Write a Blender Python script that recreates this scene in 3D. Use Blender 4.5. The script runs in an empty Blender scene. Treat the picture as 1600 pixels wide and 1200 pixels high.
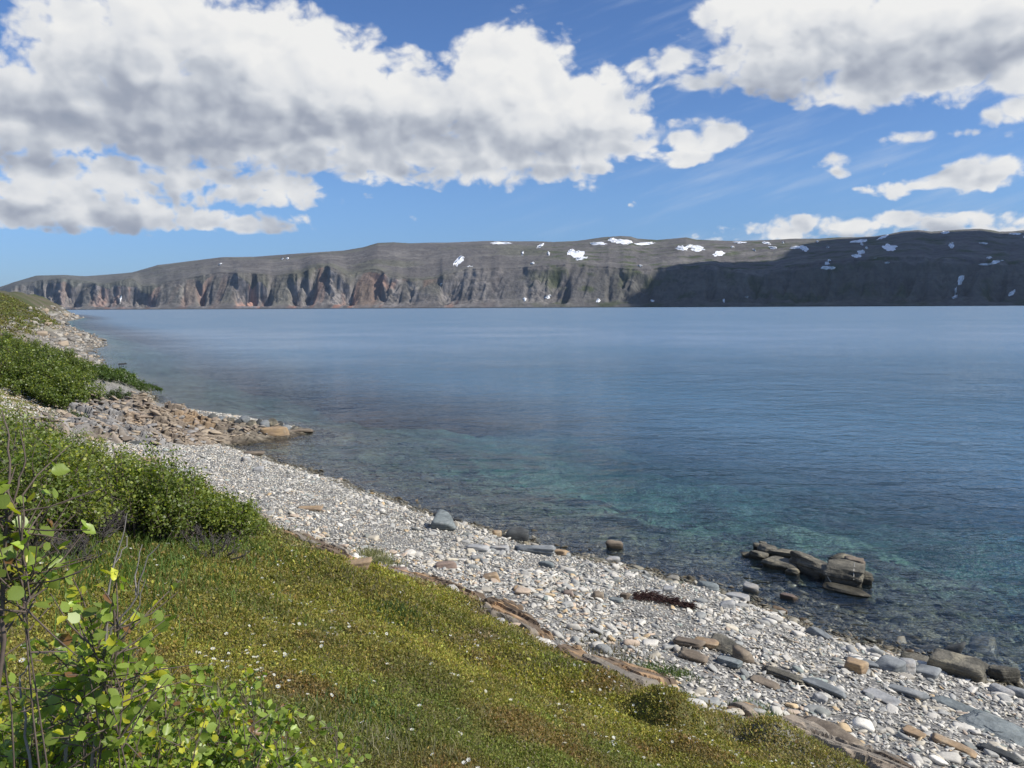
import bpy, bmesh, math, random
import numpy as np
from mathutils import Matrix, Vector

sc = bpy.context.scene
COL = sc.collection
RNG = np.random.default_rng(7)
rad = math.radians

# ------------------------------------------------------------------ camera
CAM_H = 7.0
FPX = 1200.0                       # focal length in photo pixels (1600 wide)
PITCH = math.atan(121 / 1200)
ROLL = math.atan(8 / 1600)
F_ = np.array([0, math.cos(PITCH), -math.sin(PITCH)])
R0 = np.array([1.0, 0, 0]); U0 = np.array([0, math.sin(PITCH), math.cos(PITCH)])
R_ = R0 * math.cos(ROLL) - U0 * math.sin(ROLL)
U_ = U0 * math.cos(ROLL) + R0 * math.sin(ROLL)
EYE = np.array([0, 0, CAM_H])
cd = bpy.data.cameras.new('camera'); cam = bpy.data.objects.new('camera', cd); COL.objects.link(cam)
cd.sensor_width = 36; cd.lens = 27.0; cd.clip_start = 0.05; cd.clip_end = 60000
m = Matrix.Identity(4)
for i in range(3):
    m[i][0] = R_[i]; m[i][1] = U_[i]; m[i][2] = -F_[i]; m[i][3] = EYE[i]
cam.matrix_world = m
sc.camera = cam

# ------------------------------------------------------------------ light
SUN_AZ, SUN_EL = 107.0, 42.0       # azimuth clockwise from +Y (the view direction)
sd_ = bpy.data.lights.new('sun', 'SUN'); sun = bpy.data.objects.new('sun', sd_); COL.objects.link(sun)
sd_.energy = 4.9; sd_.angle = rad(0.53); sd_.color = (1.0, 0.955, 0.88)
SV = Vector((math.sin(rad(SUN_AZ)) * math.cos(rad(SUN_EL)), math.cos(rad(SUN_AZ)) * math.cos(rad(SUN_EL)), math.sin(rad(SUN_EL))))
sun.rotation_euler = SV.to_track_quat('Z', 'Y').to_euler()
sun.location = (40, -20, 60)
sc.view_settings.view_transform = 'Standard'; sc.view_settings.look = 'None'
sc.view_settings.exposure = 0.0; sc.view_settings.gamma = 1.0; sc.view_settings.use_curve_mapping = False
sc.render.engine = 'CYCLES'
sc.cycles.use_denoising = True
sc.cycles.max_bounces = 8; sc.cycles.diffuse_bounces = 2; sc.cycles.glossy_bounces = 3
sc.cycles.transmission_bounces = 4; sc.cycles.transparent_max_bounces = 12; sc.cycles.volume_bounces = 0
sc.cycles.caustics_reflective = False; sc.cycles.caustics_refractive = False

# ------------------------------------------------------------------ node helper
class NT:
    def __init__(s, tree): s.t = tree; s.n = tree.nodes; s.l = tree.links
    def node(s, typ, **kw):
        nd = s.n.new(typ)
        ins = kw.pop('ins', {})
        for k, v in kw.items(): setattr(nd, k, v)
        for k, v in ins.items(): s.put(nd.inputs[k], v)
        return nd
    def put(s, sock, v):
        if isinstance(v, bpy.types.NodeSocket): s.l.new(v, sock)
        elif isinstance(v, bpy.types.Node): s.l.new(v.outputs[0], sock)
        else:
            if sock.type == 'RGBA' and len(v) == 3: v = (*v, 1)
            sock.default_value = v
    def math(s, op, a, b=None, c=None, clamp=False):
        nd = s.n.new('ShaderNodeMath'); nd.operation = op; nd.use_clamp = clamp
        for i, v in enumerate((a, b, c)):
            if v is not None: s.put(nd.inputs[i], v)
        return nd.outputs[0]
    def vmath(s, op, a, b=None, out=0):
        nd = s.n.new('ShaderNodeVectorMath'); nd.operation = op
        s.put(nd.inputs[0], a)
        if b is not None:
            if op == 'SCALE': s.put(nd.inputs['Scale'], b)
            else: s.put(nd.inputs[1], b)
        return nd.outputs[out]
    def mix(s, f, a, b, typ='MIX'):
        nd = s.n.new('ShaderNodeMix'); nd.data_type = 'RGBA'; nd.blend_type = typ
        s.put(nd.inputs[0], f); s.put(nd.inputs[6], a); s.put(nd.inputs[7], b)
        return nd.outputs[2]
    def noise(s, vec, scale, detail=4, rough=.55, dist=0.0, out=0):
        nd = s.node('ShaderNodeTexNoise', ins={'Vector': vec, 'Scale': scale, 'Detail': detail, 'Roughness': rough, 'Distortion': dist})
        return nd.outputs[out]
    def sstep(s, v, a, b, c=0.0, d=1.0):
        nd = s.node('ShaderNodeMapRange', interpolation_type='SMOOTHSTEP',
                    ins={'Value': v, 'From Min': a, 'From Max': b, 'To Min': c, 'To Max': d})
        return nd.outputs[0]
    def ramp(s, v, stops):
        nd = s.n.new('ShaderNodeValToRGB'); s.put(nd.inputs[0], v)
        e = nd.color_ramp.elements
        while len(e) < len(stops): e.new(0.5)
        for q, (p, c) in zip(e, stops): q.position = p; q.color = (*c, 1)
        return nd.outputs[0]

# ------------------------------------------------------------------ sky
def azel(px, py):
    d = F_ + (px - 800) / FPX * R_ + (600 - py) / FPX * U_
    return math.atan2(d[0], d[1]), math.atan2(d[2], math.hypot(d[0], d[1]))
w = bpy.data.worlds.new('World'); sc.world = w; w.use_nodes = True
W = NT(w.node_tree); W.n.clear()
CLOUDS = [  # photo-pixel centre, radii, lift
 (140,75,80,75,1),(260,60,180,95,1.1),(400,100,170,100,1.2),(520,130,130,80,1.1),(330,170,300,100,1.2),(110,180,240,70,1.1),
 (630,170,140,85,1.0),(800,150,130,105,1.3),(900,190,125,90,1.2),(760,230,230,60,1.0),(560,230,260,55,1),(860,258,110,32,.9),
 (130,265,170,45,.9),(60,318,160,38,1.1),(300,290,220,36,.9),(180,335,160,26,1.0),(360,345,125,20,.9),(470,305,70,22,.7),(430,358,70,10,.6),
 (1000,225,30,30,.6),
 (1290,60,190,75,1.2),(1200,25,110,60,1),(1440,90,190,65,1.2),(1530,40,200,75,1.2),(1330,115,150,35,.9),(1590,105,80,38,.9),
 (1045,100,40,28,.7),(1000,115,38,20,.6),(1090,122,75,18,.6),
 (1130,212,42,28,.8),(1062,250,62,16,.8),(1078,222,40,18,.7),(1065,190,26,8,.3),
 (1310,255,38,20,.6),(1540,262,55,24,.8),(1440,290,75,15,.7),(1520,285,70,18,.7),(1400,265,30,12,.35),
 (1420,216,80,9,.45),(1590,172,48,20,.8),(1525,156,24,9,.4),(1580,208,12,10,.3),
 (1290,356,150,20,.8),(1450,346,170,16,.7),(1160,370,90,12,.5),(1580,345,90,14,.6),(1500,362,200,12,.6),(989,320,8,6,.3),(640,336,40,7,.1),(760,270,120,20,.6)]
SHADES = [(300,190,330,48,1),(90,190,170,40,1),(560,215,200,45,.8),(330,245,200,32,.7),(250,120,110,30,.4),(860,225,130,28,.6),(720,215,90,30,.5),(100,335,160,20,.9),(380,350,120,12,.5),(220,300,120,20,.4),(60,245,90,18,.5),(1110,255,60,8,.6),(1330,270,40,6,.5),(440,362,80,8,.6),(600,270,160,12,.4),(900,275,90,10,.4),
 (1300,115,190,30,.9),(1450,85,190,36,.8),(1580,70,120,35,.8),(1250,85,110,35,.5),(1520,100,120,25,.8),(1080,130,80,14,.5),(1350,360,260,9,.5),(1500,297,100,8,.4)]
def ellipses(name, items, k_):
    g = bpy.data.node_groups.new(name, 'ShaderNodeTree')
    g.interface.new_socket('P', in_out='INPUT', socket_type='NodeSocketVector')
    g.interface.new_socket('E', in_out='OUTPUT', socket_type='NodeSocketFloat')
    G = NT(g); gi = G.n.new('NodeGroupInput'); go = G.n.new('NodeGroupOutput')
    acc = None
    for (cx, cy, rx, ry, wt) in items:
        a, e = azel(cx, cy)
        q = G.vmath('MULTIPLY', G.vmath('SUBTRACT', gi.outputs[0], (a, e, 0)), (FPX / rx * .93, FPX / ry * .93, 0))
        f = G.math('MULTIPLY_ADD', G.vmath('DOT_PRODUCT', q, q, out=1), -wt, wt)
        acc = f if acc is None else G.math('SMOOTH_MAX', acc, f, k_)
    G.l.new(acc, go.inputs[0])
    return g
g = ellipses('CloudShapes', CLOUDS, .14); gsh = ellipses('CloudShades', SHADES, .3)
tc = W.n.new('ShaderNodeTexCoord'); D = tc.outputs['Generated']
sep = W.node('ShaderNodeSeparateXYZ', ins={0: D})
az = W.math('ARCTAN2', sep.outputs[0], sep.outputs[1])
el = W.math('ARCSINE', sep.outputs[2])
P = W.node('ShaderNodeCombineXYZ', ins={0: az, 1: el, 2: 0.0}).outputs[0]
def shapes(p):
    nd = W.n.new('ShaderNodeGroup'); nd.node_tree = g; W.put(nd.inputs[0], p); return nd.outputs[0]
def field(p):
    ps = W.vmath('MULTIPLY', p, (1.0, 1.35, 1.0))
    warp = W.noise(ps, 9, 3, .5, out=1)
    pw = W.vmath('ADD', ps, W.vmath('SCALE', W.vmath('SUBTRACT', warp, (.5, .5, .5)), 0.05))
    n1 = W.noise(pw, 16, 7, .62)
    vo = W.node('ShaderNodeTexVoronoi', feature='SMOOTH_F1', voronoi_dimensions='2D', ins={'Vector': pw, 'Scale': 26.0, 'Smoothness': .35, 'Detail': 2.0, 'Roughness': .55})
    puff = W.math('SUBTRACT', .55, vo.outputs[0])
    return n1, W.math('ADD', W.math('MULTIPLY', W.math('SUBTRACT', n1, .5), 2.6), W.math('MULTIPLY', puff, .9))
def offs(v): return W.vmath('ADD', P, v)
E0 = shapes(P); n0, f0 = field(P)
E1 = shapes(offs((.05, .055, 0)))
def puffs(p):
    ps = W.vmath('MULTIPLY', p, (1.0, 1.3, 1.0))
    pw = W.vmath('ADD', ps, W.vmath('SCALE', W.vmath('SUBTRACT', W.noise(ps, 13, 3, .5, out=1), (.5, .5, .5)), 0.06))
    v = W.node('ShaderNodeTexVoronoi', feature='SMOOTH_F1', voronoi_dimensions='2D', ins={'Vector': pw, 'Scale': 15.0, 'Smoothness': .5, 'Detail': 2.2, 'Roughness': .5})
    return W.math('SUBTRACT', .5, v.outputs[0])
pf0 = puffs(P); pf1 = puffs(offs((.010, .013, 0)))
# clouds of the rest of the sky, away from the view
back = W.noise(W.vmath('MULTIPLY', P, (1.2, 3.2, 1)), 2.2, 5, .6)
bk = W.math('MULTIPLY_ADD', W.math('SUBTRACT', back, .52), 6.0, 0.0)
away = W.sstep(W.math('ABSOLUTE', az), .68, .85)
high = W.sstep(el, .42, .55)
away = W.math('MAXIMUM', away, high)
away = W.math('MULTIPLY', away, W.sstep(el, 0.02, .1))
Eb = W.math('ADD', W.math('MULTIPLY', bk, away), W.math('MULTIPLY_ADD', away, 1.5, -1.5))
E = W.math('MAXIMUM', E0, Eb)
T = W.math('ADD', E, W.math('MULTIPLY', f0, W.sstep(el, .10, .24, .88, .62)))
T = W.math('SUBTRACT', T, .12)
alpha = W.sstep(T, -.10, .40)
alpha = W.math('MULTIPLY', alpha, W.sstep(E, -.9, -.3))
relief = W.math('SUBTRACT', pf0, pf1)
large = W.math('SUBTRACT', E0, E1)
thick = W.sstep(T, .2, 1.5)
gapn = W.noise(W.vmath('ADD', W.vmath('MULTIPLY', P, (1.0, 2.0, 1)), W.vmath('SCALE', W.noise(P, 8, 3, .5, out=1), .06)), 5.5, 2.5, .5)
shn = W.n.new('ShaderNodeGroup'); shn.node_tree = gsh
W.put(shn.inputs[0], W.vmath('ADD', P, W.vmath('SCALE', W.vmath('SUBTRACT', W.noise(P, 6, 5, .55, out=1), (.5, .5, .5)), .07)))
lum = W.math('MULTIPLY_ADD', large, .20, .76)
lum = W.math('MULTIPLY_ADD', W.sstep(shn.outputs[0], -.5, .9), -.36, lum)
lum = W.math('MULTIPLY_ADD', relief, .42, lum)
lum = W.math('MULTIPLY_ADD', W.math('SUBTRACT', gapn, .5), .24, lum)
lum = W.math('MULTIPLY_ADD', W.sstep(T, .35, 1.35), -.10, lum)
lum = W.math('MULTIPLY_ADD', W.sstep(T, .0, .5, 1.0, 0.0), .12, lum)
lum = W.math('MAXIMUM', W.math('MINIMUM', lum, 1.0), 0.0)
ccol = W.ramp(lum, [(0.0, (.31, .36, .46)), (.25, (.42, .46, .55)), (.46, (.60, .64, .71)), (.68, (.84, .86, .89)), (1.0, (.99, .99, .98))])
# thin veil streaks
veil = W.noise(W.vmath('MULTIPLY', W.vmath('ADD', P, W.node('ShaderNodeCombineXYZ', ins={1: W.math('MULTIPLY', az, -.28)}).outputs[0]), (1.3, 9, 1)), 4, 4, .6)
veil = W.math('MULTIPLY', W.sstep(veil, .45, .8), W.sstep(az, -.1, .25, 0.0, .35))
sky = W.node('ShaderNodeTexSky', sky_type='NISHITA', sun_disc=False, sun_elevation=rad(SUN_EL), sun_rotation=rad(SUN_AZ),
             altitude=0.0, air_density=1.0, dust_density=.15, ozone_density=3.0)
hsv = W.node('ShaderNodeVectorMath', operation='MULTIPLY', ins={0: sky.outputs[0], 1: W.mix(W.sstep(el, .0, .16), (.42, .60, .98), (.68, .87, 1.18))})
bg = W.node('ShaderNodeBackground', ins={'Color': hsv.outputs[0], 'Strength': 0.105})
bv = W.node('ShaderNodeBackground', ins={'Color': (.62, .70, .82), 'Strength': 1.0})
bc = W.node('ShaderNodeBackground', ins={'Color': ccol, 'Strength': 0.88})
m1 = W.node('ShaderNodeMixShader', ins={0: veil, 1: bg.outputs[0], 2: bv.outputs[0]})
m2 = W.node('ShaderNodeMixShader', ins={0: alpha, 1: m1.outputs[0], 2: bc.outputs[0]})
W.node('ShaderNodeOutputWorld', ins={0: m2.outputs[0]})
w.cycles.sampling_method = 'MANUAL'; w.cycles.sample_map_resolution = 512

# ------------------------------------------------------------------ numpy noise and mesh helpers
def _hash(ix, iy, seed):
    h = (ix.astype(np.int64) * 374761393 + iy.astype(np.int64) * 668265263 + seed * 1442695041) & 0xFFFFFFFF
    h = ((h ^ (h >> 13)) * 1274126177) & 0xFFFFFFFF
    h = (h ^ (h >> 16)) & 0xFFFFFFFF
    return h / 4294967296.0
def perlin(x, y, seed=0):
    x = np.asarray(x, float); y = np.asarray(y, float)
    x0 = np.floor(x); y0 = np.floor(y); fx = x - x0; fy = y - y0
    u = fx * fx * fx * (fx * (fx * 6 - 15) + 10); v = fy * fy * fy * (fy * (fy * 6 - 15) + 10)
    def gr(dx, dy):
        a = _hash(x0 + dx, y0 + dy, seed) * 2 * math.pi
        return np.cos(a) * (fx - dx) + np.sin(a) * (fy - dy)
    a = gr(0, 0); b = gr(1, 0); c = gr(0, 1); d = gr(1, 1)
    return ((a + (b - a) * u) + ((c + (d - c) * u) - (a + (b - a) * u)) * v) * 1.45
def fbm(x, y, seed=0, octv=4, gain=.5):
    s = 0; a = 1; t = 0
    for i in range(octv):
        s = s + a * perlin(x * 2 ** i + 17.3 * i, y * 2 ** i - 9.1 * i, seed + i * 13); t += a; a *= gain
    return s / t
def sm(v, a, b):
    t = np.clip((v - a) / (b - a), 0, 1); return t * t * (3 - 2 * t)
def voro(x, y, seed=0, jit=.9):
    """F1, F2 distances, cell random, and offset to the cell point"""
    x0 = np.floor(x); y0 = np.floor(y)
    f1 = np.full(x.shape, 9.); f2 = np.full(x.shape, 9.); idr = np.zeros(x.shape); ox = np.zeros(x.shape); oy = np.zeros(x.shape)
    for dx in (-1, 0, 1):
        for dy in (-1, 0, 1):
            cx = x0 + dx; cy = y0 + dy
            px_ = cx + .5 + (_hash(cx, cy, seed) - .5) * jit; py_ = cy + .5 + (_hash(cx, cy, seed + 5) - .5) * jit
            d = np.maximum(np.abs(x - px_), np.abs(y - py_)) * .6 + np.hypot(x - px_, y - py_) * .4
            near = d < f1
            f2 = np.where(near, f1, np.minimum(f2, d))
            idr = np.where(near, _hash(cx, cy, seed + 9), idr)
            ox = np.where(near, x - px_, ox); oy = np.where(near, y - py_, oy)
            f1 = np.where(near, d, f1)
    return f1, f2, idr, ox, oy

def mesh_np(name, V, Fc, mat=None, cols=None, smooth=True, k=None, vals=None):
    """V (n,3), Fc (m,k) faces of one size"""
    V = np.ascontiguousarray(V, np.float32); Fc = np.ascontiguousarray(Fc, np.int32)
    k = Fc.shape[1]
    me = bpy.data.meshes.new(name)
    me.vertices.add(len(V)); me.vertices.foreach_set('co', V.ravel())
    me.loops.add(Fc.size); me.loops.foreach_set('vertex_index', Fc.ravel())
    me.polygons.add(len(Fc)); me.polygons.foreach_set('loop_start', np.arange(0, Fc.size, k, dtype=np.int32))
    me.update(calc_edges=True)
    me.polygons.foreach_set('use_smooth', np.full(len(Fc), smooth))
    if cols is not None:
        at = me.color_attributes.new('col', 'FLOAT_COLOR', 'POINT')
        c4 = np.ones((len(V), 4), np.float32); c4[:, :3] = cols
        at.data.foreach_set('color', c4.ravel())
    if vals:
        for kk, vv in vals.items():
            a2 = me.attributes.new(kk, 'FLOAT', 'POINT'); a2.data.foreach_set('value', np.ascontiguousarray(vv, np.float32))
    if mat: me.materials.append(mat)
    return me
def link(name, me, parent=None, loc=None, **props):
    o = bpy.data.objects.new(name, me); COL.objects.link(o)
    if parent: o.parent = parent
    if loc is not None: o.location = [float(v) for v in loc]
    for k_, v_ in props.items(): o[k_] = v_
    return o
def empty(name, loc, **props): return link(name, None, None, loc, **props)
def grid_faces(nr, nc):
    i = np.arange(nr - 1)[:, None] * nc + np.arange(nc - 1)[None, :]
    return np.stack([i, i + 1, i + nc + 1, i + nc], -1).reshape(-1, 4)
_ico = {}
def ico(sub):
    if sub not in _ico:
        bm = bmesh.new(); bmesh.ops.create_icosphere(bm, subdivisions=sub, radius=1)
        bm.verts.ensure_lookup_table()
        _ico[sub] = (np.array([v.co[:] for v in bm.verts]), np.array([[v.index for v in f.verts] for f in bm.faces]))
        bm.free()
    return _ico[sub]
def unit(v): return v / np.linalg.norm(v, axis=-1, keepdims=True)

def rays(px, py):
    px = np.asarray(px, float); py = np.asarray(py, float)
    return F_ + ((px - 800) / FPX)[..., None] * R_ + ((600 - py) / FPX)[..., None] * U_
def on_plane(px, py, z=0.0):
    d = rays(px, py); t = (z - CAM_H) / d[..., 2]
    return EYE + d * t[..., None]
def at_depth(px, py, y):
    d = rays(px, py); return EYE + d * (np.asarray(y, float) / d[..., 1])[..., None]

# ------------------------------------------------------------------ the lie of the land
SHORE_PX = [(1600,1088),(1545,1062),(1450,1032),(1380,1014),(1290,985),(1240,960),(1190,937),(1130,915),(1050,903),(960,884),(900,870),(800,838),
 (700,808),(640,788),(560,765),(480,735),(420,716),(380,704),(362,696),(400,691),(440,686),(488,674),(430,661),(340,650),(290,640),(240,628),(229,606),(205,588),
 (150,574),(152,568),(148,556),(140,545),(168,538),(150,527),(120,515),(101,508),(104,502),(131,497),(100,490.5)]
sp = on_plane(np.array([p[0] for p in SHORE_PX]), np.array([p[1] for p in SHORE_PX]))[:, :2]
SHORE = np.vstack([[(60, -60), (32, -20), (20, 0), (13, 9)], sp, [(-1400, 900), (-4000, 1500)]])
POLY = np.vstack([SHORE, [(-4000, -3000), (60, -3000)]])
def sdist(x, y):
    x = np.asarray(x, float); y = np.asarray(y, float)
    d2 = np.full(x.shape, 1e12); ins = np.zeros(x.shape, bool)
    for i in range(len(POLY)):
        ax, ay = POLY[i]; bx, by = POLY[(i + 1) % len(POLY)]
        if i < len(SHORE) - 1:
            ex, ey = bx - ax, by - ay
            t = np.clip(((x - ax) * ex + (y - ay) * ey) / (ex * ex + ey * ey), 0, 1)
            d2 = np.minimum(d2, (x - ax - t * ex) ** 2 + (y - ay - t * ey) ** 2)
        if ay != by:
            c = ((ay > y) != (by > y)) & (x < (bx - ax) * (y - ay) / (by - ay) + ax)
            ins ^= c
    d = np.sqrt(d2)
    return np.where(ins, d, -d)
PS = np.array([-3000,-300,-80,-45,-30,-22,-15,-10,-6,-3,-1,0,2,5,7.8,8.6,9.6,12,14.5,16.4,19,25,40,80,200,3000])
PZ = np.array([-60,-45,-17,-9,-5.6,-3.9,-2.6,-1.7,-1.0,-.5,-.16,0,.55,1.25,1.9,2.2,2.6,3.7,4.75,5.35,5.7,6.4,7.6,10,22,60])
UX, UY = .726, -.687               # along the turf edge towards the right of the photo
MOUNDS = [(*on_plane(np.array(float(a)), np.array(float(b)), 2.4)[:2], r_, h_) for a, b, r_, h_ in (
    (1215,1095,.26,.26),(1150,1102,.20,-.16),(1140,1085,.3,.12),(1030,1085,.24,.22),(975,1100,.2,-.14),(930,1040,.45,.16),(1065,1100,.22,.16),(1010,1120,.16,-.16),
    (820,1030,.4,.10),(1290,1130,.3,.16),(720,985,.5,.10),(600,935,.4,.12),(560,1000,.6,.10),(880,1130,.25,-.10),(1080,1180,.3,.15),(640,1150,.3,.08),(760,1110,.25,-.08))]
def ground(x, y, fine=True):
    x = np.asarray(x, float); y = np.asarray(y, float)
    s0 = sdist(x, y)
    r = np.hypot(x, y)
    wob = fbm(x / 5.0, y / 5.0, 3, 3) * .55 * sm(r, 0, 12)
    far = sm(r, 55, 160)
    wob = wob + fbm(x / 22, y / 22, 31, 3) * 3.0 * far
    s = s0 + wob
    z = np.interp(s, PS, PZ)
    # knobbly ground on the far headlands
    z = z + far * sm(s, 0, 8) * (fbm(x / 14, y / 14, 8, 4) * 2.2 + 1.0) + sm(r, 170, 330) * sm(s, 2, 30) * 5.5
    z = z + sm(r, 330, 520) * sm(s, 2, 40) * 4 * 1.0
    turf = sm(s, 7.4, 9.2)
    z = z + turf * (fbm(x / 1.9, y / 1.9, 11, 3) * .19 + sm(s, 8, 11) * fbm(x / .5, y / .5, 12, 2) * .085)
    z = z + (1 - turf) * fbm(x / 1.6, y / 1.6, 14, 3) * .06
    z = z + 1.5 * np.exp(-((x + 33.5) / 4.5) ** 2 - ((y - 62) / 6.0) ** 2) * sm(s0, -.5, 2)
    for (mx, my, mr, mh) in MOUNDS:
        z = z + 1.05 * mh * np.exp(-((x - mx) ** 2 + (y - my) ** 2) / (1.25 * mr) ** 2 * (1 + .35 * fbm(x / .3, y / .3, 23, 2)))
    sea = sm(-s, .5, 6)
    z = np.where(s < 0, z * (1 + 1.3 * sm(-x, -1, 12) * sm(-s, 4, 32)), z)
    z = z + sm(-s, 6, 16) * (1 - sm(-s, 60, 200)) * fbm(x / 9, y / 9, 21, 3) * 1.9
    z = z + sea * fbm(x / 2.3, y / 2.3, 19, 4) * .40
    return z
def hit(px, py, rmax=900.):
    """where the photo ray meets the ground or the water"""
    px = np.atleast_1d(np.asarray(px, float)); py = np.atleast_1d(np.asarray(py, float))
    d = rays(px, py); d = d / np.linalg.norm(d, axis=1, keepdims=True)
    ts = np.exp(np.linspace(math.log(1.5), math.log(rmax), 260))
    out = np.full((len(px), 3), np.nan)
    for a in range(0, len(px), 4000):
        dd = d[a:a + 4000]
        X = EYE + dd[:, None, :] * ts[None, :, None]
        g_ = np.maximum(ground(X[..., 0], X[..., 1]), 0.0)
        below = X[..., 2] < g_
        i = np.argmax(below, 1); ok = below[np.arange(len(i)), i] & (i > 0)
        i = np.maximum(i, 1)
        k = np.arange(len(i))
        h1 = X[k, i, 2] - g_[k, i]; h0 = X[k, i - 1, 2] - g_[k, i - 1]
        f = h0 / (h0 - h1 + 1e-9); t = ts[i - 1] + (ts[i] - ts[i - 1]) * f
        p = EYE + dd * t[:, None]
        p[~ok] = np.nan
        out[a:a + 4000] = p
    return out

# ------------------------------------------------------------------ materials
def new_mat(name):
    mt = bpy.data.materials.new(name); mt.use_nodes = True
    t = NT(mt.node_tree); t.n.clear()
    return mt, t
def finish(t, color, rough=.8, bump=None, strength=.5, dist=.05, spec=.3, trans=None):
    b = t.node('ShaderNodeBsdfPrincipled', ins={'Base Color': color, 'Roughness': rough, 'Specular IOR Level': spec})
    if bump is not None:
        bn = t.node('ShaderNodeBump', ins={'Height': bump, 'Strength': strength, 'Distance': dist})
        t.l.new(bn.outputs[0], b.inputs['Normal'])
    sh = b.outputs[0]
    if trans is not None:
        tr = t.node('ShaderNodeBsdfTranslucent', ins={'Color': trans[0]})
        sh = t.node('ShaderNodeMixShader', ins={0: trans[1], 1: sh, 2: tr.outputs[0]}).outputs[0]
    t.node('ShaderNodeOutputMaterial', ins={0: sh})
    return b
def attr(t, name='col', typ='GEOMETRY'):
    return t.node('ShaderNodeAttribute', attribute_name=name).outputs
def wpos(t): return t.node('ShaderNodeNewGeometry').outputs['Position']

def rock_mat(name, c1, c2, c3=None, scale=3.0, strata=0.0, rough=.85, wet=True, bump=.6, bdist=.03):
    mt, t = new_mat(name)
    oc = t.n.new('ShaderNodeTexCoord').outputs['Object']; wp = wpos(t)
    rnd = t.node('ShaderNodeObjectInfo').outputs['Random']
    v = t.vmath('ADD', wp, (0, 0, 0))
    n = t.noise(v, scale, 6, .62); n2 = t.noise(v, scale * 9, 5, .6)
    c = t.mix(t.sstep(n, .38, .62), c1, c2)
    if c3: c = t.mix(t.sstep(t.noise(t.vmath('ADD', v, (9, 4, 2)), scale * .8, 5, .6), .53, .68), c, c3)
    c = t.mix(.55, c, t.mix(n2, (.25, .25, .25), (1.5, 1.5, 1.5)), 'MULTIPLY')
    h = t.math('ADD', t.math('MULTIPLY', n, 1.0), t.math('MULTIPLY', n2, .35))
    if strata:
        st = t.noise(t.vmath('MULTIPLY', oc, (1.2, 1.2, 14)), 2.2, 4, .6)
        h = t.math('MULTIPLY_ADD', st, strata, h)
        c = t.mix(t.sstep(st, .40, .5, .45, 0.0), c, t.vmath('SCALE', c, .45))
    r = rough
    if wet:
        z = t.node('ShaderNodeSeparateXYZ', ins={0: wp}).outputs[2]
        wf = t.sstep(t.math('MULTIPLY_ADD', n, .25, z), .13, .30, 1.0, 0.0)
        c = t.mix(wf, c, t.vmath('MULTIPLY', c, (.33, .32, .27)))
        r = t.math('MULTIPLY_ADD', wf, -.45, rough)
    finish(t, c, r, h, bump, bdist)
    return mt
M = {}
M['grey'] = rock_mat('grey rock', (.30, .31, .30), (.20, .215, .215), (.38, .38, .36), 2.5, .4)
M['pale'] = rock_mat('pale rock', (.46, .45, .42), (.34, .34, .33), (.52, .47, .40), 3, .3)
M['teal'] = rock_mat('blue grey slate', (.25, .275, .265), (.185, .21, .205), (.33, .345, .325), 2.5, .8, bump=.8)
M['brown'] = rock_mat('brown sandstone', (.255, .205, .15), (.17, .135, .10), (.33, .27, .19), 2.5, .6)
M['ochre'] = rock_mat('ochre sandstone', (.43, .30, .17), (.36, .26, .17), (.50, .40, .27), 3, .4)
M['pink'] = rock_mat('pink sandstone', (.31, .225, .175), (.25, .19, .155), (.38, .30, .24), 3, .4)
M['skerry'] = rock_mat('dark olive skerry rock', (.21, .19, .145), (.10, .093, .072), (.34, .30, .21), 2.6, .8, bump=.9, bdist=.06)
M['dark'] = rock_mat('dark rock', (.10, .105, .10), (.07, .072, .07), (.15, .15, .13), 2.5, .3)
M['vein'] = rock_mat('white quartz vein', (.62, .60, .52), (.5, .48, .42), None, 8, wet=False)

def attr_rock_mat(name, nscale=25.0, rough=.8, bump=.5, bdist=.01, wet=True, strata=0.0):
    """rock coloured by its own col attribute, with grain"""
    mt, t = new_mat(name)
    wp = wpos(t); c = attr(t)[0]
    n = t.noise(wp, nscale, 5, .62); n2 = t.noise(wp, nscale * .15, 4, .6)
    c = t.mix(.6, c, t.mix(n, (.35, .35, .35), (1.6, 1.6, 1.6)), 'MULTIPLY')
    c = t.mix(.5, c, t.mix(n2, (.5, .48, .45), (1.45, 1.45, 1.45)), 'MULTIPLY')
    h = n
    r = rough
    if wet:
        z = t.node('ShaderNodeSeparateXYZ', ins={0: wp}).outputs[2]
        wf = t.sstep(t.math('MULTIPLY_ADD', n2, .2, z), .14, .30, 1.0, 0.0)
        c = t.mix(wf, c, t.vmath('MULTIPLY', c, (.42, .40, .34)))
        r = t.math('MULTIPLY_ADD', wf, -.4, rough)
    if strata:
        st = t.noise(t.vmath('MULTIPLY', wp, (.7, .7, 10)), 3, 4, .6); h = t.math('MULTIPLY_ADD', st, strata, n)
    finish(t, c, r, h, bump, bdist)
    return mt
M['pebble'] = attr_rock_mat('beach stone', 30, .75, .35, .008)
M['bedrock'] = attr_rock_mat('fractured bedrock', 7, .85, .7, .04, strata=.6)
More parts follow.
